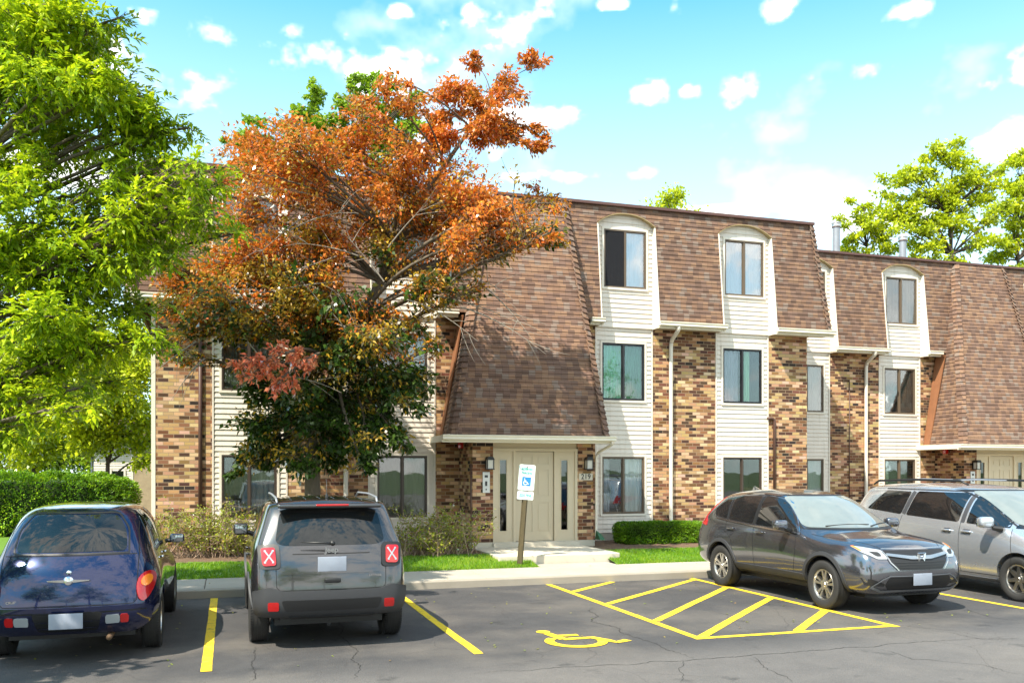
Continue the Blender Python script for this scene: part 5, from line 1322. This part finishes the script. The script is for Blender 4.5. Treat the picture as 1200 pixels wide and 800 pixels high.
def grow(root, trunk, clumps, leafset, bark, seed, limb=.05, twigs=9, sag=-.12, leafname='crown', clip=None, rscale=1.0, bare=0):
    """trunk: list of (point, radius); clumps: (centre, (rx,ry,rz), n leaves, leaf key[, attach index])"""
    r = np.random.default_rng(seed); b = MB()
    b.tube([p for p, q in trunk], [q for p, q in trunk], 12)
    TP = [Vector(p) for p, q in trunk]; last = lastp = None; TR = [q for p, q in trunk]; by = {}
    for cl in clumps:
        c, rad, n, key = cl[:4]; c = Vector(c); rad = np.array(rad)
        lo = [i for i in range(1, len(TP)) if TP[i].z < c.z-.15*(c-TP[i]).length] or [len(TP)//2]
        k = min(lo, key=lambda i: (TP[i]-c).length) if len(cl) < 5 else cl[4]
        pth = bez(TP[k], c, sag*-1 if c.z < TP[k].z else .10, 9, r)
        r0 = min(TR[k]*.62, limb*(1+(c-TP[k]).length*.12))
        if tuple(c) == last: pth = lastp                        # second leaf colour on the same bough
        else: b.tube(pth, [r0*(1-.72*i/9) for i in range(10)], 7)
        last, lastp = tuple(c), pth
        pts = []; dirs = []
        for j in range(twigs):
            dv = Vector(r.normal(size=3)); dv.normalize(); e = c+Vector(rad*np.array(dv)*r.uniform(.7, 1.08))
            s = pth[int(r.integers(4, 10))]; tp = bez(s, e, .06, 6, r); b.tube(tp, [r0*.26, r0*.2, r0*.17, r0*.13, r0*.1, r0*.07, .003], 4, cap=False)
            for q in range(3):
                a = tp[int(r.integers(2, 6))]; dv2 = Vector(r.normal(size=3))*.5+(e-s).normalized(); e2 = a+dv2.normalized()*float(rad.mean())*r.uniform(.35, .7)
                sp_ = bez(a, e2, .03, 4, r); b.tube(sp_, [.008*rscale, .006*rscale, .005*rscale, .004*rscale, .002], 3, cap=False)
                for t in range(5): pts.append((sp_[t], (e2-a).normalized()))
            for t in range(2, 7): pts.append((tp[t], (e-s).normalized()))
        A = np.array([tuple(p) for p, d_ in pts]); Dd = np.array([tuple(d_) for p, d_ in pts])
        ls = leafset[key]; idx = r.integers(0, len(A), n)
        P = A[idx]+r.normal(size=(n, 3))*ls.get('spread', .10)*np.minimum(1, rad/ .6)
        by.setdefault(key, []).append((P, Dd[idx]))
    tr = b.build('trunk', bark, root, smooth=True, fix=False)
    out = []
    for key, lst in by.items():
        ls = leafset[key]; P = np.concatenate([a for a, _ in lst]); D = np.concatenate([d_ for _, d_ in lst])
        if clip: kp = clip(P); P = P[kp]; D = D[kp]
        if ls.get('compound'):
            m = ls['compound']; parts = []; n = len(P)
            ax = D*.5+.8*rand_dirs(n, r); ax[:, 2] -= .12; ax /= np.linalg.norm(ax, axis=1, keepdims=True)
            side = np.cross(ax, np.array([0, 0, 1.])+.4*rand_dirs(n, r)); side /= np.linalg.norm(side, axis=1, keepdims=True)+1e-9
            for k in range(m):
                t = .25+.75*(k//2)/max(1, (m-1)//2); sg = (1 if k % 2 else -1) if k < m-1 else 0
                base = P+ax*(ls['rachis']*t); base[:, 2] -= ls['rachis']*t*t*.35
                dd = ax*.8+side*sg*.75; dd[:, 2] -= .12
                parts.append(leaves(base, ls['L'], ls['W'], r, .75, .1, dd*1.6, .15))
            V, F = join(parts)
        else: V, F = leaves(P, ls['L'], ls['W'], r, ls.get('up', .45), ls.get('droop', .15), D*.5, .2)
        o = mesh_np(ls.get('name', leafname), V, F, ls['mat'], root)
        if ls.get('label'): o['label'] = ls['label']
        out.append(o)
    return out
def tree_root(name, base, label, group=None, cat='tree'):
    return empty(name, base, 0, label, cat, group)
def rel(base, p): return Vector(p)-Vector(base)
def C_(base, px, py, D, rx, n, key, ry=None, k=None, rz=None):
    """clump surveyed at photo pixel, radius in metres"""
    t = (rel(base, at(px, py, D)), (rx, ry or rx, rz or rx*.8), n, key)
    return t if k is None else t+(k,)

# copper-leaved tree in front of the entrance bay
base = at(366, 612, 17.6); base.z = .27
t = tree_root('copper_leaf_tree', base, 'copper and green leaved tree in front of the brick wall left of the entrance')
rt = [(px, py, D, r_) for px, py, D, r_ in ((366, 612, 17.6, .19), (366, 590, 17.6, .155), (366, 540, 17.6, .145), (374, 490, 17.5, .14), (395, 430, 17.4, .12), (420, 380, 17.2, .10), (446, 330, 17.1, .085), (462, 280, 17.0, .07), (490, 235, 16.9, .055), (520, 195, 16.8, .042), (552, 150, 16.7, .032), (575, 110, 16.7, .02), (585, 85, 16.7, .012))]
trunk = [(rel(base, at(px, py, D)) if i else Vector((0, 0, -.05)), r_) for i, (px, py, D, r_) in enumerate(rt)]
LS = {'r': dict(mat='leaf_red', L=.098, W=.048, spread=.11, name='crown', label='copper orange foliage'), 'b': dict(mat='leaf_bronze', L=.098, W=.050, spread=.12, name='lower_foliage', label='bronze green foliage lower in the crown'),
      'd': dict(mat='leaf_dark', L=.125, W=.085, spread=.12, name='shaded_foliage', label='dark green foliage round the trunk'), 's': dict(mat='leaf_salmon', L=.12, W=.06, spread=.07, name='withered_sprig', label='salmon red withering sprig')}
cl = []
red = [(265, 200, .4), (300, 160, .35), (330, 145, .35), (270, 255, .5), (215, 345, .5), (480, 125, .35), (500, 180, .5), (540, 215, .5), (580, 260, .7), (650, 245, .3), (530, 255, .7), (475, 230, .8), (430, 190, .8), (640, 270, .35), (370, 180, .6), (340, 195, .6), (450, 95, .2), (285, 185, .75), (320, 170, .85), (300, 235, .8), (350, 215, .95), (395, 165, .7), (425, 135, .55), (445, 115, .42), (400, 225, .95), (450, 205, .85), (470, 170, .6), (510, 215, .65), (455, 260, .9), (500, 270, .85), (550, 245, .75), (595, 240, .7), (630, 250, .5), (615, 280, .5), (345, 275, .9), (395, 285, .9), (280, 285, .6), (560, 285, .6), (640, 225, .35), (410, 110, .35), (225, 330, .45), (240, 300, .5)]
spur = [(520, 130, .42), (535, 100, .38), (560, 150, .40), (575, 115, .42), (600, 95, .33), (625, 75, .22), (557, 75, .17), (525, 150, .35), (600, 150, .35), (620, 175, .25), (640, 160, .15), (590, 165, .35), (515, 165, .3)]
bro = [(190, 360, .35), (210, 300, .4), (255, 380, .55), (200, 335, .4), (280, 325, .7), (560, 340, .3), (590, 300, .35), (650, 290, .2), (520, 330, .4), (440, 390, .6), (380, 370, .8), (330, 350, .8), (235, 345, .65), (270, 355, .7), (215, 385, .4), (300, 330, .8), (310, 375, .6), (350, 330, .85), (390, 345, .9), (240, 310, .6), (430, 360, .7), (470, 320, .7), (495, 345, .45), (455, 400, .5), (400, 395, .7), (535, 310, .45), (490, 385, .35), (345, 380, .6), (380, 310, .8), (515, 400, .22), (640, 280, .3), (205, 415, .3)]
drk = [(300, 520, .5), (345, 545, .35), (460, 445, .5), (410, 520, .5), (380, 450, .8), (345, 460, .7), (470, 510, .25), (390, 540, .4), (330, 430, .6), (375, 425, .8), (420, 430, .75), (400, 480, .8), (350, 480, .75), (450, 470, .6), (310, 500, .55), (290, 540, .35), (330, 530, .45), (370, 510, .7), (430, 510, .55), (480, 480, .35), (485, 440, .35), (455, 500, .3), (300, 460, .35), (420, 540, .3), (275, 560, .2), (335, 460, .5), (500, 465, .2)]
rr_ = np.random.default_rng(5)
def mixcl(px, py, D, r_, n, mix, k=None):
    q = r_*(rr_.uniform(.82, 1.06) if k is None or k < 10 else rr_.uniform(1.0, 1.25)); px += rr_.normal()*6; py += rr_.normal()*5
    kk = k
    for key, f_ in mix:
        cl.append(C_(base, px, py, D, q*rr_.uniform(.85, 1.1), max(4, int(n*f_)), key, ry=q*rr_.uniform(.7, 1.2), k=kk, rz=q*rr_.uniform(.5, .8)))
for px, py, r_ in red: mixcl(px, py, 16.4+rr_.uniform(-1.0, .9), r_, 1500*r_**1.3, (('r', .88), ('b', .12)))
for px, py, r_ in spur: mixcl(px, py, 16.6+rr_.uniform(-.3, .3), r_, 2600*r_**1.15, (('r', 1.0),), 10 if py > 110 else 11)
for px, py, r_ in bro: mixcl(px, py, 16.4+rr_.uniform(-.9, 1.0), r_, 1550*r_**1.3, (('b', .60), ('r', .27), ('d', .15)))
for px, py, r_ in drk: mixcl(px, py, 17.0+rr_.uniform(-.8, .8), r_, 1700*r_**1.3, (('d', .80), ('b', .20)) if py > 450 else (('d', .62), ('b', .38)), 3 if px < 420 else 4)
for px, py, r_ in ((305, 425, .32), (335, 415, .28), (290, 440, .25), (325, 450, .28), (350, 430, .2), (270, 430, .2)): cl.append(C_(base, px, py, 14.9, r_*.9, int(620*r_), 's', k=4))
grow(t, trunk, cl, LS, 'bark', 11, limb=.038, twigs=5, clip=lambda P: (P[:, 1]+base.y < 19.15))
# bare grey twigs hanging out of the crown
r_ = np.random.default_rng(21)
for (x0, y0, x1, y1) in ((395, 300, 330, 320), (400, 330, 300, 345), (420, 300, 345, 285), (360, 250, 300, 300), (410, 395, 370, 350), (430, 420, 395, 340), (395, 380, 435, 400), (470, 350, 560, 400), (500, 345, 610, 380), (540, 360, 640, 415), (520, 330, 600, 350), (330, 440, 400, 460), (290, 400, 340, 470), (560, 330, 625, 400), (450, 330, 400, 270), (455, 290, 500, 240), (340, 270, 420, 250), (520, 340, 560, 300), (240, 420, 200, 470), (230, 400, 175, 440)):
    b = MB(); a, c = rel(base, at(x0, y0, 15.9)), rel(base, at(x1, y1, 15.6)); p = bez(a, c, .12, 10, r_); b.tube(p, [.016*(1-.8*i/10) for i in range(11)], 5, cap=False)
    for q in range(4):
        s = p[int(r_.integers(3, 10))]; e = s+(c-a).normalized()*.3+Vector(r_.normal(size=3))*.28; b.tube(bez(s, e, .05, 5, r_), [.007, .006, .005, .004, .003, .002], 4, cap=False)
    b.build('bare_branch', 'bark_pale', t, smooth=True, fix=False)

# big green tree at the left edge
base = Vector((-4.5, 14.2, .12))
t = tree_root('green_ash_tree', base, 'large bright green tree with drooping leaves at the left edge, beside the blue hatchback')
trunk = [(Vector((0, 0, -.05)), .24), (Vector((.02, 0, .6)), .19), (Vector((.1, -.05, 1.8)), .17), (Vector((.22, -.1, 3.2)), .155)]+[(rel(base, at(px, py, D)), r_) for px, py, D, r_ in ((-45, 260, 12.4, .14), (-25, 190, 12.4, .12), (-8, 120, 12.4, .10), (4, 60, 12.4, .085), (15, 0, 12.4, .07), (20, -90, 12.4, .05), (30, -180, 12.4, .03))]
LS = {'a': dict(mat='leaf_ash', L=.105, W=.046, spread=.14, name='crown', compound=7, rachis=.17)}
G = [(20, 20, .8), (60, 10, .75), (100, 25, .55), (125, 55, .42), (145, 20, .12), (40, 60, .7), (85, 80, .6), (140, 90, .35), (160, 105, .3), (115, 115, .5), (60, 120, .6), (20, 130, .7), (185, 135, .3), (150, 140, .4), (205, 150, .25), (222, 150, .13), (110, 160, .42), (180, 165, .28), (70, 175, .45), (15, 190, .55), (45, 205, .35),
     (200, 195, .42), (235, 200, .35), (255, 215, .32), (165, 215, .35), (215, 240, .5), (255, 250, .35), (270, 275, .25), (180, 255, .5), (140, 245, .5), (90, 250, .55), (40, 260, .65), (10, 300, .6), (60, 310, .65), (110, 300, .6), (150, 300, .5), (190, 300, .35), (120, 350, .5), (165, 350, .38), (70, 370, .6), (20, 370, .65), (180, 390, .28), (150, 400, .35), (100, 410, .45), (45, 430, .5), (10, 440, .5), (130, 445, .25), (90, 455, .3), (100, 475, .2), (20, 490, .3), (10, 510, .2),
     (-60, 60, 1.0), (-70, 200, 1.0), (-60, 330, .9), (-50, 430, .7), (60, -70, .9), (-20, -60, 1.0), (130, -60, .5), (0, -160, .9)]
cl = []
for px, py, r_ in G:
    D = 11.8+rr_.uniform(-.9, .9); cl.append(C_(base, px, py, D, r_*.84, int((500 if px > -20 else 230)*r_**1.5)+8, 'a', rz=r_*.58))
grow(t, trunk, cl, LS, 'bark', 31, limb=.030, twigs=7)

def simple_tree(name, px, D, label, group, crown, n, mat, bark='bark_dark', L=.16, Wd=.10, seed=1, trunk_r=.2, zb=0.0, forks=None, top=None, spread=.22, twigs=8, airy=False):
    bx = at(px, 560, D); base = Vector((bx.x, bx.y, zb)); t = tree_root(name, base, label, group)
    ys = [c[1] for c in crown]; xs = [c[0] for c in crown]
    tx, ty = top or (sum(xs)/len(xs), min(ys)+25)
    T = rel(base, at(tx, ty, D)); tr = [(Vector((0, 0, -.1)), trunk_r*1.25)]
    for i in range(1, 9):
        f = i/8; tr.append((Vector((T.x*f**1.5, T.y*f**1.5, T.z*f))+Vector((.12*math.sin(i*2.1+seed), .1*math.cos(i*1.7), 0)), trunk_r*(1-.85*f)))
    rs = np.random.default_rng(seed)
    if airy:
        cc = []
        for c in crown:
            for q in range(4): cc.append((c[0]+rs.normal()*c[2]*FPX/D*.45, c[1]+rs.normal()*c[2]*FPX/D*.36, c[2]*rs.uniform(.35, .6)))
        crown = cc
    tot = sum(c[2]**1.6 for c in crown)
    cl = [C_(base, c[0], c[1], D+rs.uniform(-1.2, 1.2)*min(1.5, max(c[2], .6)), c[2], int(n*c[2]**1.6/tot)+10, 'm', rz=c[2]*(.5 if airy else .75)) for c in crown]
    grow(t, tr, cl, {'m': dict(mat=mat, L=L, W=Wd, spread=spread, name='crown')}, bark, seed+50, limb=trunk_r*.42, twigs=twigs, rscale=1.6)
    return t
# trees behind the roof
simple_tree('honey_locust_tree', 1112, 47, 'tallest lime green tree behind the set-back roof, at the upper right', 'lime green trees behind the roof',
    [(1105, 185, .9), (1080, 200, .9), (1060, 205, .7), (1130, 185, .8), (1150, 205, 1.0), (1045, 225, .8), (1075, 235, 1.3), (1110, 225, 1.3), (1140, 245, 1.3), (1165, 230, .8), (1060, 265, 1.2), (1100, 270, 1.4), (1140, 285, 1.2), (1040, 250, .7), (1075, 300, 1.1), (1120, 310, 1.2), (1095, 172, .4), (1175, 200, .4)], 10500, 'leaf_lime', L=.24, Wd=.15, seed=3, trunk_r=.24, top=(1115, 200), spread=.2, twigs=4, airy=True)
simple_tree('honey_locust_tree', 1190, 49, 'lime green tree behind the roof, cut by the right edge of the photo', 'lime green trees behind the roof',
    [(1190, 190, .9), (1200, 215, 1.0), (1180, 240, 1.2), (1195, 265, 1.3), (1215, 240, 1.2), (1180, 285, 1.1), (1205, 300, 1.3), (1230, 270, 1.2), (1185, 215, .6)], 6500, 'leaf_lime', L=.24, Wd=.15, seed=4, trunk_r=.24, top=(1195, 210), spread=.2, twigs=4, airy=True)
simple_tree('honey_locust_tree', 1012, 48, 'smaller lime green tree behind the two grey roof vents', 'lime green trees behind the roof',
    [(1005, 250, .55), (1020, 240, .6), (1000, 275, .7), (1025, 270, .9), (1040, 290, .9), (990, 295, .6), (1012, 305, .9), (982, 255, .25), (1035, 320, .9), (1060, 310, .7), (995, 235, .25)], 4500, 'leaf_lime', L=.22, Wd=.14, seed=6, trunk_r=.16, top=(1015, 245), spread=.2, twigs=4, airy=True)
simple_tree('honey_locust_tree', 785, 46, 'lime tree of which only the top shows above the middle of the roof', 'lime green trees behind the roof',
    [(788, 232, .55), (775, 240, .5), (795, 227, .35), (770, 262, .9), (800, 262, .9), (785, 285, 1.2)], 3500, 'leaf_lime', L=.20, Wd=.13, seed=7, trunk_r=.18, top=(787, 235), spread=.25)
simple_tree('maple_tree', 425, 40, 'green tree rising behind the roof above the copper-leaved tree', 'green trees behind the roof at left',
    [(420, 100, .5), (440, 95, .5), (455, 105, .5), (405, 115, .5), (430, 130, .9), (450, 140, .9), (480, 135, .6), (400, 150, .8), (465, 165, 1.0), (425, 175, 1.2), (490, 110, .3), (500, 150, .5), (390, 180, 1.0)], 9500, 'leaf_mid', L=.20, Wd=.14, seed=8, trunk_r=.25, top=(430, 110), airy=True, twigs=4)
simple_tree('maple_tree', 355, 40, 'green tree with pointed tops behind the roof, between the ash and the copper-leaved tree', 'green trees behind the roof at left',
    [(370, 105, .45), (365, 125, .55), (350, 130, .45), (375, 145, .6), (340, 150, .5), (355, 165, .9), (295, 140, .3), (290, 155, .45), (300, 170, .6), (270, 165, .3), (320, 185, .9), (360, 195, 1.0), (285, 190, .7)], 7500, 'leaf_mid', L=.20, Wd=.14, seed=9, trunk_r=.22, top=(365, 115), airy=True, twigs=4)
# yellow-green trees beyond the hedge
simple_tree('young_tree', 128, 31, 'multi-branched yellow-green tree beyond the hedge beside the brick corner', 'yellow-green trees beyond the hedge',
    [(110, 430, .8), (140, 430, .8), (160, 450, .7), (90, 455, .8), (125, 465, .9), (150, 480, .8), (165, 495, .5), (105, 485, .7), (140, 510, .7), (170, 520, .4), (80, 490, .6), (150, 400, .8), (115, 395, .9), (165, 540, .3), (165, 425, .7), (120, 520, .7), (95, 510, .7), (120, 440, 1.0), (100, 470, 1.0), (145, 455, .9)], 21000, 'leaf_lime', L=.16, Wd=.10, seed=12, trunk_r=.10, top=(130, 420))
simple_tree('young_tree', 40, 32, 'yellow-green tree beyond the hedge at the far left', 'yellow-green trees beyond the hedge',
    [(10, 440, 1.0), (45, 430, 1.0), (75, 445, .9), (30, 475, 1.0), (60, 490, .9), (10, 500, .9), (-20, 460, 1.0), (40, 520, .8), (75, 520, .6), (5, 530, .8), (30, 400, 1.0), (70, 400, .9), (60, 460, 1.1), (20, 520, 1.0), (55, 515, 1.0), (85, 470, .9), (-10, 500, 1.0)], 21000, 'leaf_lime', L=.17, Wd=.11, seed=13, trunk_r=.13, top=(40, 430))
simple_tree('young_tree', -60, 44, 'green tree standing further back beyond the hedge at the far left', 'yellow-green trees beyond the hedge',
    [(-20, 420, 1.5), (20, 400, 1.5), (60, 420, 1.4), (100, 410, 1.4), (0, 480, 1.5), (50, 480, 1.4), (-80, 440, 1.8), (95, 460, 1.2), (130, 440, 1.2), (-40, 520, 1.4), (150, 470, 1.0), (30, 520, 1.6), (90, 510, 1.5), (130, 515, 1.2), (60, 545, 1.4), (105, 545, 1.2), (130, 545, 1.1), (150, 535, .9)], 19000, 'leaf_mid', L=.24, Wd=.16, seed=14, trunk_r=.2, top=(20, 410))

# hedges
def hedge(name, x0, x1, y0, y1, z0, z1, n, mat, label, L=.05, rot=0, lump=.06, group=None, loc=None):
    t = empty(name, loc or ((x0+x1)/2, (y0+y1)/2, z0), rot, label, 'hedge', group)
    hx, hy, hz = (x1-x0)/2, (y1-y0)/2, (z1-z0); r = np.random.default_rng(n)
    u = r.uniform(-1, 1, (n, 3)); face = r.choice(5, n, p=[.12, .12, .28, .16, .32])
    u[face == 0, 0] = -1; u[face == 1, 0] = 1; u[face == 2, 1] = -1; u[face == 3, 1] = 1; u[face == 4, 2] = 1
    dep = 1-np.abs(r.normal(0, .07, n)); u *= dep[:, None]
    p = 5.0; nn = (np.abs(u)**p).sum(1)**(1/p); u /= np.maximum(nn, 1)[:, None]**1.0
    P = np.stack([u[:, 0]*hx, u[:, 1]*hy, (u[:, 2]*.5+.5)*hz], 1)
    nz = np.array([noise.noise(Vector(q)*2.2) + .5*noise.noise(Vector(q)*6) for q in P]); P += (u/np.linalg.norm(u, axis=1, keepdims=True))*(nz*lump)[:, None]
    P[:, 2] = np.maximum(P[:, 2], .04)
    V, F = leaves(P, L, L*.55, r, .35, -.1, u*1.0, .2); mesh_np('foliage', V, F, mat, t)
    b = MB(); rs = np.random.default_rng(3)
    for k in range(int(40*hx)):
        a = Vector((rs.uniform(-hx*.9, hx*.9), rs.uniform(-hy*.6, hy*.6), 0)); e = a+Vector((rs.uniform(-.2, .2), rs.uniform(-.3, .3)*hy, hz*rs.uniform(.6, .93))); b.tube(bez(a, e, 0, 4, rs), [.012, .010, .008, .006, .004], 4, cap=False)
    b.build('stems', 'bark_dark', t, fix=False)
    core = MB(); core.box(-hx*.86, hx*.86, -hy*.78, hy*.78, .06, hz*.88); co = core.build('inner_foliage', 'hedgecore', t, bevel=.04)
    return t
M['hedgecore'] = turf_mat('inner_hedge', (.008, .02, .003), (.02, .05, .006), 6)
hedge('clipped_hedge', 8.5, 10.75, 18.35, 19.15, .26, .74, 17000, 'leaf_box', 'low clipped green hedge under the window right of door 219', .05)
c = at(35, 600, 25.5)
hedge('tall_hedge', -4.0, 4.0, -1.0, 1.0, 0, 1.72, 42000, 'leaf_hedge', 'tall bright green hedge on the lawn behind the blue hatchback', .085, R(4), .22, None, (c.x-1.2, c.y, .1))
c = at(800, 600, 21)

def twiggy(base, w_, h, n, nst, label, seed, mat='leaf_shrub'):
    t = empty('twiggy_shrub', base, 0, label, 'shrub', 'sparse shrubs below the windows'); r = np.random.default_rng(seed); b = MB(); pts = []
    for k in range(nst):
        a = Vector((r.normal()*w_*.22, r.normal()*.13, -.03)); an = r.uniform(0, 2*math.pi); sp = r.uniform(.2, 1.0)
        e = Vector((a.x+math.cos(an)*w_*.5*sp, a.y+math.sin(an)*.42*sp, h*r.uniform(.45, 1.02)*(1.08-.45*sp)))
        p = bez(a, e, .18, 7, r); b.tube(p, [.010, .008, .007, .006, .005, .004, .003, .002], 4, cap=False); pts += p[2:]
        for q in range(5):
            s = p[int(r.integers(2, 8))]; e2 = s+Vector((r.normal()*.16, r.normal()*.13, r.uniform(-.06, .18))); p2 = bez(s, e2, .08, 4, r)
            b.tube(p2, [.005, .004, .003, .003, .002], 3, cap=False); pts += p2[1:]
    b.build('stems', 'twig', t, fix=False)
    A = np.array([tuple(p) for p in pts]); P = A[r.integers(0, len(A), n)]+r.normal(size=(n, 3))*.03; P[:, 2] = np.maximum(P[:, 2], .02)
    V, F = leaves(P, .055, .03, r, .3, 0, None, .2); mesh_np('foliage', V, F, mat, t); return t
def onb(px, D): p = at(px, 600, D); return Vector((p.x, p.y, .27))
twiggy(onb(232, 17.4), 1.95, 1.12, 4800, 120, 'sprawling half-bare shrub with yellow-green leaves between the blue and the grey car', 41)
twiggy(onb(285, 17.6), 1.1, .65, 2200, 40, 'low leafy shrub hidden partly behind the grey SUV, below the ground-floor window', 42)
twiggy(onb(505, 17.7), 1.85, 1.0, 4400, 120, 'half-bare reddish twiggy shrub between the grey SUV and the entrance porch', 43)
# a young self-sown sprig by the small hedge
# grass blades on the strips near the camera
def blades(name, x0, x1, y0, y1, n, h, seed, zf):
    r = np.random.default_rng(seed); X = r.uniform(x0, x1, n); Y = r.uniform(y0, y1, n)
    k = int(n*1.0); Z = zf(X, Y); a = r.uniform(0, 2*np.pi, k); w_ = .006; hh = h*r.uniform(.5, 1.3, k)
    P = np.stack([X, Y, Z], 1); s = np.stack([np.cos(a), np.sin(a), np.zeros(k)], 1)*w_; lean = np.stack([r.normal(size=k)*.35, r.normal(size=k)*.35, np.ones(k)], 1)*hh[:, None]
    V = np.stack([P-s, P+s, P+lean], 1).reshape(-1, 3); F = np.arange(3*k).reshape(k, 3)
    return V, F
zf = lambda X, Y: .115+.15*np.clip((Y-WALK)/1.4, 0, 1)**.7
GG = [blades('g', LOTX-.1, 5.6, WALK+.02, 17.2, 42000, .055, 1, zf), blades('g', 7.25, 14.5, WALK+.02, 17.25, 38000, .05, 2, zf), blades('g', 14.5, 21, WALK+.02, 17.25, 12000, .05, 3, zf),
      blades('g', -9, -3.45, 13.5, 22, 34000, .06, 4, lambda X, Y: np.full_like(X, .115)), blades('g', LOTX-.1, 5.6, WALK-.02, WALK+.06, 3500, .045, 5, zf), blades('g', 7.25, 14.5, WALK-.03, WALK+.06, 3500, .045, 6, zf)]
V, F = join(GG); tag(mesh_np('grass', V, F, 'blade', None), 'short green grass on the strips between pavement and flower beds', 'grass', kind='stuff')
# fallen leaves on asphalt, pavement and bed
r = np.random.default_rng(77); n = 260
X = r.uniform(-3, 12, n); Y = r.uniform(9, 17.8, n); Z = np.where(Y < CURB, .012, np.where(Y < WALK, .14, .30)); P = np.stack([X, Y, Z], 1)
V, F = leaves(P, .045, .028, r, .93, 0, np.stack([r.normal(size=n), r.normal(size=n), np.zeros(n)], 1)*2, .1)
tag(mesh_np('fallen_leaves', V, F, 'leaf_shrub', None), 'scattered fallen leaves on the asphalt and pavement', 'leaves', kind='stuff')
# ------------------------------------------------------------------ background and off-frame surroundings
M['stone'] = plain('tan_stone', (.36, .27, .17), .85, var=.35, scale=4, bmp=.5)
p = at(153, 560, 40)
root = empty('low_building', (p.x, p.y, 0), 0, 'pale sided building with a stone-clad pier beyond the hedge, seen left of the brick corner', 'building')
b = MB(); siding(b, -1.6, .05, 0, 3.2, [(-.75, .0-.25, .5, 1.9)]); b.box(-1.6, .05, .05, 4, 0, 3.2); b.build('wall', 'siding', root)
b = MB(); b.box(.10, 3.6, -.1, 4, 0, 3.1); b.build('stone_pier', 'stone', root)
b = MB(); b.box(.04, .12, -.12, .02, 0, 3.15); b.box(-.28, -.2, -.06, .02, .4, 2.0); b.box(-.85, -.77, -.06, .02, .4, 2.0); b.build('corner_board', 'trim', root)
b = MB(); b.box(-.76, -.28, -.02, .02, .5, 1.9); b.build('window', 'cglass', root)
b = MB(); b.prism([(-1.9, 3.2), (4.0, 3.2), (3.2, 4.2), (-1.1, 4.2)], lambda u, v, dd: (u, dd, v), -.4, 4.4); b.build('roof', 'shingle', root)
p = at(108, 560, 31)
root = empty('lamp_post', (p.x, p.y, .05), 0, 'slim grey lamp post rising above the tall hedge', 'lamp post')
b = MB(); b.lathe([(.09, 0), (.09, .25), (.055, .3), (.05, 3.75)], 'z', 12); b.build('pole', 'steel', root, smooth=True)
b = MB(); b.lathe([(.06, 3.75), (.13, 3.85), (.15, 4.1), (.06, 4.2), (0, 4.22)], 'z', 14); b.build('lamp_head', 'lampglass', root, smooth=True)
# trees round the lot outside the frame: they shade the left of the lot and show in the glass
def off_tree(x, y, h, rad, seed, n, label):
    base = Vector((x, y, 0)); t = tree_root('maple_tree', base, label, 'trees round the parking lot'); r = np.random.default_rng(seed)
    tr = [(Vector((0, 0, h*.8*i/6)), .2*(1-.12*i)) for i in range(7)]
    cl = []
    for k in range(16):
        d_ = Vector(r.normal(size=3)); d_.normalize(); cl.append((Vector((0, 0, h*.64))+Vector((d_.x*rad, d_.y*rad, d_.z*h*.28))*r.uniform(.5, .95), (rad*.36,)*3, n//16, 'm'))
    grow(t, tr, cl, {'m': dict(mat='leaf_mid', L=.22, W=.15, spread=.22, name='crown')}, 'bark', seed, limb=.07, twigs=6)
off_tree(-6.6, 8.3, 8.2, 2.2, 91, 4200, 'tree on the lawn left of the lot, outside the photo')
off_tree(-7.5, -3.5, 9.5, 3.0, 92, 4200, 'tree behind the photographer at left'); off_tree(-1.0, -9.5, 12.5, 3.8, 97, 5200, 'tall tree right behind the photographer'); off_tree(4, -34, 12, 4.5, 93, 4200, 'tree across the lot behind the photographer')
off_tree(-9, -36, 13, 5, 94, 4200, 'broad tree across the lot at left'); off_tree(17, -35, 12, 5, 95, 4200, 'broad tree across the lot at right'); off_tree(32, -38, 13, 5, 96, 4200, 'tree across the lot at far right')
b = MB(); rs = np.random.default_rng(55)
